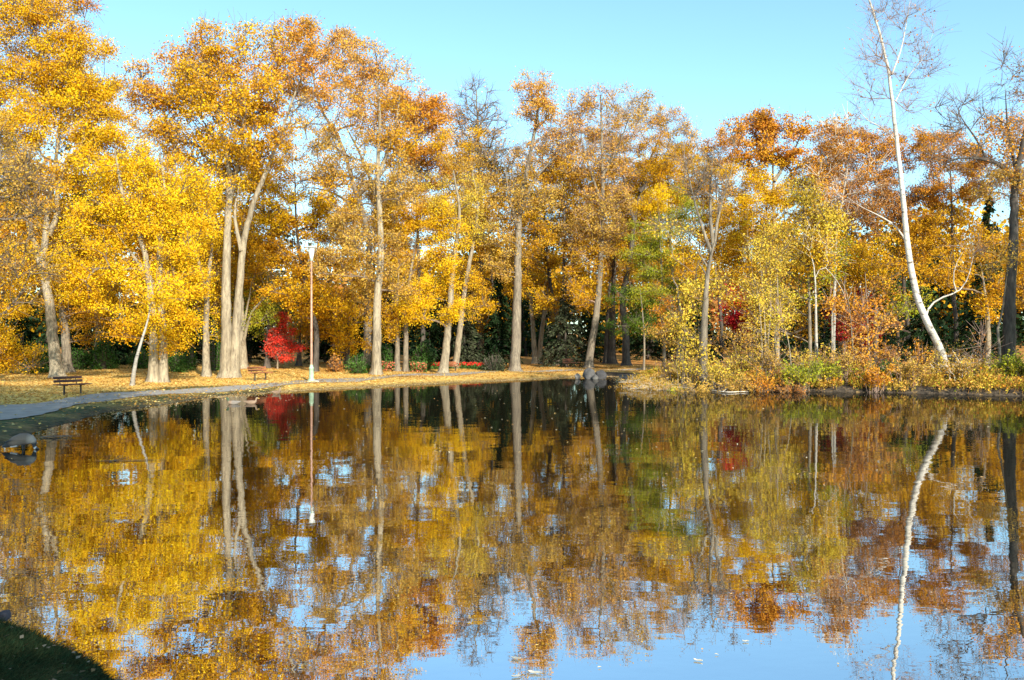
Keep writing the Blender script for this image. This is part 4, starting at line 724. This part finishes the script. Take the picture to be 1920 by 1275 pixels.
o = link('orange_flowers', mesh_np('orange_flowers', v, q, np.repeat(tn, 4, 0), False, [M['leaf']])); o['kind'] = 'stuff'; o['label'] = 'salmon flowers around the joined grey trunks'; o['category'] = 'flower bed'

# ---------------------------------------------------------------- benches, lamp
M['wood'] = plain_mat('red_brown_planks', (0.17, 0.065, 0.035), .55, .3, 5, stretch=(1, 12, 12))
M['woodsun'] = plain_mat('sunlit_planks', (0.42, 0.15, 0.06), .55, .3, 5, stretch=(1, 12, 12))  # lighter copy of the bench planks, sunlight put into the colour
M['iron'] = plain_mat('dark_bench_iron', (0.05, 0.045, 0.04), .5, .3)
BY = R(40)
def bench(label, x, y, rz, wood='wood', legs='iron'):
    root = thing('park_bench', label, 'bench', (x, y, G(x, y)), 'park benches on the lawn', rz)
    m = MB()
    for k in range(3): m.box((0, -.10-.135*k, .43-.004*k), (1.5, .12, .042), ch=.006)
    link('seat', m.mesh('seat', [M[wood]]), root)
    m = MB()
    for k in range(2): m.box((0, .045+.035*k, .56+.135*k), (1.32, .038, .105), rx=R(-13), ch=.006)
    link('backrest', m.mesh('backrest', [M[wood]]), root)
    for sx in (-.38, .38):
        m = MB(); m.box((sx, -.22, .2), (.055, .06, .44), ch=.006); m.box((sx, -.22, .392), (.05, .40, .03), ch=.005); m.box((sx, -.22, .015), (.07, .30, .03), ch=.005)
        m.loft([(sx, -.05, .40), (sx, .02, .43), (sx, .05, .50), (sx, .085, .64), (sx, .108, .73)], [.02]*5, 6)
        link('leg', m.mesh('leg', [M[legs]]), root)
    return root
def bpos(px, py, h=.5): d = gsolve(px, py); return wx(px, d), d
x, y = bpos(128, 741); bench('brown bench nearest the viewer beside the path at far left', x-.1, y+.25, R(64))
x, y = bpos(484, 714); bench('orange brown bench between the whitish trunks and the lamp post', x-.1, y+.25, R(57), 'woodsun')
bench('orange bench half hidden behind the large whitish trunk', *bpos(404, 692), R(48), 'woodsun')
bench('weathered bench end showing behind the pale trunk near yellow leaves', *bpos(843, 697), R(40), 'woodsun')
bench('small dark bench far off in the shade left of the boulders', wx(1068, 74), 74, R(35))
x, y = bpos(584, 716); z = G(x, y)
lamp = thing('street_lamp', 'tall pinkish lamp post with a white lantern beside the path', 'lamp post', (x, y, z))
HL = wz(462, y)-z
m = MB(); m.lathe([(0, .06), (.38, .06), (.42, .03), (.42, -.2)], n=24); link('footing', m.mesh('footing', [plain_mat('concrete', (.55, .52, .45), .9)], False), lamp)
m = MB(); m.lathe([(0, .06), (.19, .06), (.19, .12), (.15, .16), (.135, .2), (.125, .7), (.14, .73), (.14, .77), (.10, .84), (.085, .95), (0, .95)], n=20); link('pedestal', m.mesh('pedestal', [plain_mat('green_painted_iron', (.30, .42, .28), .5)], True), lamp)
m = MB(); m.lathe([(.072, .93), (.064, HL*.4), (.046, HL-.78), (0, HL-.78)], n=16); link('pole', m.mesh('pole', [plain_mat('pinkish_brown_pole', (.36, .20, .13), .5)], True), lamp)
m = MB(); m.lathe([(0, HL-.80), (.07, HL-.80), (.085, HL-.76), (.085, HL-.70), (.10, HL-.68), (.10, HL-.66)], n=20); link('collar', m.mesh('collar', [plain_mat('green_collar', (.35, .45, .36), .5)], True), lamp)
m = MB(); m.lathe([(.085, HL-.66), (.11, HL-.58), (.15, HL-.35), (.178, HL-.12), (.182, HL-.07), (0, HL-.07)], n=24); sh = link('lantern', m.mesh('lantern', [plain_mat('white_glass', (.62, .62, .57), .25, .04)], True), lamp)
m = MB()
for k in range(6):
    a = k*math.pi/3+.3; m.box((.17*math.cos(a), .17*math.sin(a), HL-.17), (.012, .05, .045), rz=a, ch=.003)
link('vent', m.mesh('vent', [M['iron']]), sh)
m = MB(); m.lathe([(.17, HL-.075), (.29, HL-.065), (.30, HL-.05), (.22, HL-.02), (.08, HL+.03), (.03, HL+.045), (0, HL+.05)], n=28); link('cap', m.mesh('cap', [plain_mat('white_cap', (.52, .55, .51), .4, .05)], True), lamp)

# ---------------------------------------------------------------- rocks
def rock(label, px, d, w, h, col, group='stones at the water edge', z=None, sq=.8, name='boulder'):
    seed[0] += 1; rs = np.random.RandomState(seed[0]); nu, nv = 44, 30; x0 = wx(px, d); z0 = G(x0, d) if z is None else z
    u = np.linspace(0, 2*np.pi, nu, endpoint=False); v = np.linspace(-.5, .5, nv)*np.pi; U, Vv = np.meshgrid(u, v, indexing='ij')
    D = np.stack([np.cos(U)*np.cos(Vv), np.sin(U)*np.cos(Vv), np.sin(Vv)], -1); r = np.ones(U.shape)*1.0
    for _ in range(22):
        n_ = rs.normal(size=3); n_ /= np.linalg.norm(n_); c_ = rs.uniform(.62, .92); dt = D@n_; r = np.minimum(r, np.where(dt > .05, c_/np.maximum(dt, .05), 9))
    r += 0.015*np.sin(D[..., 0]*17+3)*np.sin(D[..., 2]*15); P_ = D*r[..., None]*[w/2, w/2*sq, h*.62]+[0, 0, h*.36]
    i, j = np.meshgrid(np.arange(nu), np.arange(nv-1), indexing='ij'); Q_ = np.stack([i*nv+j, ((i+1) % nu)*nv+j, ((i+1) % nu)*nv+j+1, i*nv+j+1], -1).reshape(-1, 4)
    me = mesh_np('boulder', P_.reshape(-1, 3), Q_, None, True, [plain_mat('stone_'+str(seed[0]), col, .9, .35, 3)])
    return thing(name, label, 'rock', (x0, d, z0), group, data=me)
rock('large grey boulder in the middle of the group at the far shore', 1104, 58.6, 1.05, .78, (.085, .08, .075), z=-.05)
rock('dark grey boulder at the right end of the far shore group', 1126, 58.8, .85, .72, (.05, .048, .048), z=0)
rock('small pale stone at the left end of the far shore group', 1083, 58.5, .5, .42, (.15, .135, .115), z=0)
rock('low grey stone wedged between the two large boulders', 1116, 58.0, .5, .42, (.09, .085, .075), z=-.05)
rock('small stone lying at the foot of the thick straight grey trunk', 979, 56.2, .45, .35, (.2, .18, .15))
rock('black stone at the edge of the near grassy bank', 8, 6.95, .12, .08, (.035, .035, .045), z=.06, group=None)
m = MB(); m.box((0, 0, .1), (.75, .4, .28), ch=.03); m.box((0, -.02, .25), (.8, .46, .05), ch=.01)
o = thing('drain_edge', 'low dark concrete block at the water left of the straw tufts', 'concrete block', (wx(1172, 59.5), 59.5, -.02), data=m.mesh('drain_edge', [plain_mat('wet_concrete', (.09, .09, .09), .8)]))
# fallen branches in the water
def stick(label, pts, r, z=.02, mat='twig'):
    P = np.array([(wx(a, F*CH/(b-HY)), F*CH/(b-HY), c_) for a, b, c_ in pts]); P = resample(P, .15); org = P[0].copy(); v, q = sweep(P-org, np.linspace(r, r*.4, len(P)), 6)
    tb = MB(); tb.add(v, q); rs = np.random.RandomState(int(r*1e4)); k = rs.randint(1, len(P)-1, 7); a = (P-org)[k]; b = a+rs.normal(size=(7, 3))*[.3, .3, .06]; b[:, 2] = np.maximum(b[:, 2]+org[2], .01)-org[2]; v, q = prisms(a, b, np.full(7, r*.5), np.full(7, r*.2)); tb.add(v, q)
    thing('fallen_branch', label, 'branch', tuple(org), data=tb.mesh('fallen_branch', [M[mat]], True))
stick('pale branch floating below the vase shaped tree on the right bank', [(1335, 733, .03), (1365, 737, .05), (1402, 735, .04)], .03, mat='paletwig')
stick('curved dead branch dipping into water below the four saplings', [(1430, 730, .25), (1455, 731, .3), (1464, 736, .0)], .025, mat='paletwig')
stick('thin stick lying in the shallows right of the goose', [(80, 820, .02), (104, 821, .035), (132, 819, .02)], .02)
stick('thin twig floating at centre left of the pond', [(205, 866, .01), (218, 864, .015)], .012)

# ---------------------------------------------------------------- birds
def bird(name, label, px, py, L_, kind, rz, z=0):
    d = F*CH/(py-HY); root_loc = (wx(px, d), d, z); m = MB(); s = L_
    if kind == 'goose':   # standing in the shallows, head lowered to the water; nose towards +x
        br = (.17, .125, .09); lt = (.34, .27, .21); bl = (.03, .03, .03); wh = (.72, .70, .66)
        P = [(-.52, 0, .15), (-.44, 0, .18), (-.34, 0, .23), (-.2, 0, .30), (-.03, 0, .36), (.12, 0, .37), (.22, 0, .34), (.275, 0, .29), (.29, 0, .235), (.295, 0, .19), (.30, 0, .15), (.32, 0, .12), (.355, 0, .105), (.40, 0, .095), (.425, 0, .09)]
        rr = [.012, .05, .10, .155, .18, .17, .135, .095, .07, .055, .048, .05, .04, .02, .008]
        tn = [bl, bl, bl, br, br, br, lt, lt, bl, bl, bl, wh, bl, bl, bl]
        m.loft([(a*s, b, c_*s) for a, b, c_ in P], [q*s for q in rr], 16, .88, tn)
        m.loft([(-.40*s, 0, .205*s), (-.28*s, 0, .20*s), (-.12*s, 0, .235*s)], [.03*s, .075*s, .09*s], 12, .8, [wh, wh, wh])
        for sy in (-1, 1):
            m.loft([(-.46*s, sy*.035*s, .28*s), (-.3*s, sy*.09*s, .33*s), (-.1*s, sy*.135*s, .36*s), (.1*s, sy*.12*s, .37*s), (.18*s, sy*.09*s, .36*s)], [.012*s, .05*s, .075*s, .065*s, .02*s], 10, .5, [bl, bl, br, br, lt])
            m.loft([(.02*s, sy*.07*s, .22*s), (.03*s, sy*.075*s, .1*s), (.03*s, sy*.075*s, -.06*s)], [.03*s, .014*s, .013*s], 8, 1, bl)
    else:
        br = (.20, .13, .08); hd = (.03, .07, .03) if kind == 'drake' else (.22, .15, .09); bk_ = (.20, .17, .14) if kind == 'drake' else br; bill = (.6, .38, .06)
        P = [(-.27, 0, .11), (-.2, 0, .085), (-.1, 0, .06), (.02, 0, .055), (.12, 0, .06), (.18, 0, .09), (.195, 0, .14), (.2, 0, .18), (.215, 0, .215), (.235, 0, .225), (.265, 0, .213), (.29, 0, .205), (.325, 0, .2)]
        rr = [.008, .04, .075, .092, .085, .055, .034, .031, .038, .037, .026, .013, .009]; tn = [bk_, bk_, bk_, bk_, br, br, hd, hd, hd, hd, hd, bill, bill]
        m.loft([(a*s*1.6, b, c_*s*1.6) for a, b, c_ in P], [q*s*1.6 for q in rr], 14, .9, tn)
        for sy in (-1, 1): m.loft([(-.36*s, sy*.03*s, .14*s), (-.2*s, sy*.1*s, .13*s), (.05*s, sy*.12*s, .12*s), (.14*s, sy*.1*s, .11*s)], [.01*s, .04*s, .06*s, .02*s], 8, .5, bk_)
    thing(name, label, 'bird', root_loc, None, rz, m.mesh(name, [M['attr']], True))
bird('goose', 'grey brown goose with head down in the shallows at the left edge', 42, 843, .78, 'goose', R(12), -.06)
bird('duck', 'left duck of a pair floating near the far lawn shore', 438, 757.5, .62, 'drake', R(190)); bird('duck', 'right duck of a pair floating near the far lawn shore', 470, 757, .62, 'hen', R(10))
bird('duck', 'single brown duck at the water edge below the red maple', 518, 738, .7, 'hen', R(60))
# larger leaves floating near the viewer
def fleaf(label, px, py, L_, rz):
    L_ *= .52
    seed[0] += 1; rs = np.random.RandomState(seed[0]); n = 9; t = np.linspace(-1, 1, n); w_ = .5*(1-t**2)**.8+.004; V_ = []
    for a, b in zip(t, w_):
        zc = .006*a*a+.004
        V_ += [(a*L_/2, b*L_/2, zc+.004+.002*math.sin(a*5)), (a*L_/2, 0, zc*.5), (a*L_/2, -b*L_/2, zc+.004)]
    Q_ = [[i*3+k, (i+1)*3+k, (i+1)*3+k+1, i*3+k+1] for i in range(n-1) for k in range(2)]
    d = F*CH/(py-HY); c_ = (.62, .58, .46); me = mesh_np('floating_leaf', V_, Q_, np.tile(c_, (len(V_), 1)), True, [M['leaf']])
    thing('floating_leaf', label, 'leaf', (wx(px, d), d, .002), 'pale leaves floating on the blue reflection', R(rz), me)
fleaf('pale leaf floating at the top left of the three near the bottom centre', 968, 1236, .14, 160); fleaf('long pale leaf floating at the middle right of the three near the bottom centre', 1003, 1263, .18, -20)
fleaf('pale leaf touching the bottom edge left of centre', 968, 1270, .12, 10); fleaf('tiny pale leaf alone at the tip of the vase shaped tree reflection', 1398, 1204, .09, 0)
fleaf('thin pale curled leaf right of bottom centre on blue water', 1309, 1240, .12, -25); fleaf('pale yellow leaf floating at the lower left beside orange reflections', 318, 1157, .13, 10)

# ---------------------------------------------------------------- trees outside the frame that shade the near banks
def shade_tree(label, x, y, H, rad, dens=.9, n=9, low=.35):
    d = max(y, 1.0); seed[0] += 1; rs = np.random.RandomState(seed[0]); z0 = G(x, y); root = thing(DT, label, 'tree', (x, y, z0), 'trees behind the viewer')
    p = resample(np.array([[0, 0, -.2], [.1, 0, H*.3], [-.1, .1, H*.6], [0, 0, H*.9]]), .6); v, q = sweep(p, np.linspace(.4, .1, len(p)), 10); link('trunk', mesh_np('trunk', v, q, None, True, [M['grey']]), root)
    N_ = 420; u = rs.normal(size=(N_, 3)); u /= np.linalg.norm(u, axis=1)[:, None]; A = u*(rs.uniform(.1, 1, N_)**.4)[:, None]*[rad, rad, H*(1-low)/2]+[0, 0, H*(1+low)/2]
    s0 = p[np.clip((A[:, 2]*.7/H*len(p)).astype(int), 2, len(p)-1)]; mid = (A+s0)/2+[0, 0, .4]
    v1, q1 = prisms(s0, mid, np.full(N_, .06), np.full(N_, .03)); v2, q2 = prisms(mid, A, np.full(N_, .03), np.full(N_, .01)); link('branches', mesh_np('branches', np.vstack([v1, v2]), np.vstack([q1, q2+len(v1)]), None, False, [M['twig']]), root)
    n_ = int(11000*dens); k = rs.randint(0, N_, n_); P = A[k]+rs.normal(size=(n_, 3))*.5; v, q = leaf_quads(P, .26, rs); link('crown', mesh_np('crown', v, q, np.repeat(tints('G', P, rs), 4, 0), False, [M['leaf']]), root)
shade_tree('golden tree on the near bank behind the viewer, left one', -.5, -7.5, 20, 5.5); shade_tree('golden tree on the near bank behind the viewer, right one', 4.5, -9.5, 23, 5.5)
shade_tree('golden tree on the left bank just outside the frame', -15.5, 12.5, 17, 5.0, .8)
shade_tree('golden tree on the near bank beside the viewer at the left', -5.5, 3.2, 23, 5, 1.1, low=.4)
shade_tree('golden tree on the right bank outside the frame', 34.5, 28.5, 20, 6, 1.3, low=.12)

# ---------------------------------------------------------------- light, sky, camera
EL, AZ = R(28), math.atan2(.40, -.917)
w = bpy.data.worlds.new('World'); scn.world = w; w.use_nodes = True; nt = w.node_tree; nt.nodes.clear()
sky = nt.nodes.new('ShaderNodeTexSky'); sky.sky_type = 'NISHITA'; sky.sun_disc = False; sky.sun_elevation = EL; sky.sun_rotation = AZ; sky.air_density = 1.0; sky.dust_density = .6; sky.ozone_density = 1.4
bg = nt.nodes.new('ShaderNodeBackground'); bg.inputs[1].default_value = .15; o_ = nt.nodes.new('ShaderNodeOutputWorld')
tm = nt.nodes.new('ShaderNodeVectorMath'); tm.operation = 'MULTIPLY'; tm.inputs[1].default_value = (.86, 1.10, 1.12); nt.links.new(sky.outputs[0], tm.inputs[0]); nt.links.new(tm.outputs[0], bg.inputs[0]); nt.links.new(bg.outputs[0], o_.inputs[0])
sl = bpy.data.lights.new('sun', 'SUN'); sl.energy = 4.8; sl.angle = R(.5); sl.color = (1, .93, .80); so = bpy.data.objects.new('sun', sl); C.objects.link(so)
from mathutils import Vector
sd_ = Vector((math.sin(AZ)*math.cos(EL), math.cos(AZ)*math.cos(EL), math.sin(EL))); so.rotation_euler = sd_.to_track_quat('Z', 'Y').to_euler(); so.location = sd_*100
cam = bpy.data.cameras.new('camera'); co = bpy.data.objects.new('camera', cam); C.objects.link(co); co.location = (0, 0, CH); co.rotation_euler = (R(90), 0, 0)
cam.sensor_width = 36; cam.lens = F/1920*36; cam.shift_y = (HY-637.5)/1920; cam.clip_end = 4000; cam.clip_start = .1; scn.camera = co
scn.view_settings.view_transform = 'Standard'; scn.view_settings.look = 'None'; scn.view_settings.gamma = 1; scn.view_settings.use_curve_mapping = False; scn.view_settings.exposure = 0.84
scn.render.resolution_x = 1024; scn.render.resolution_y = 680
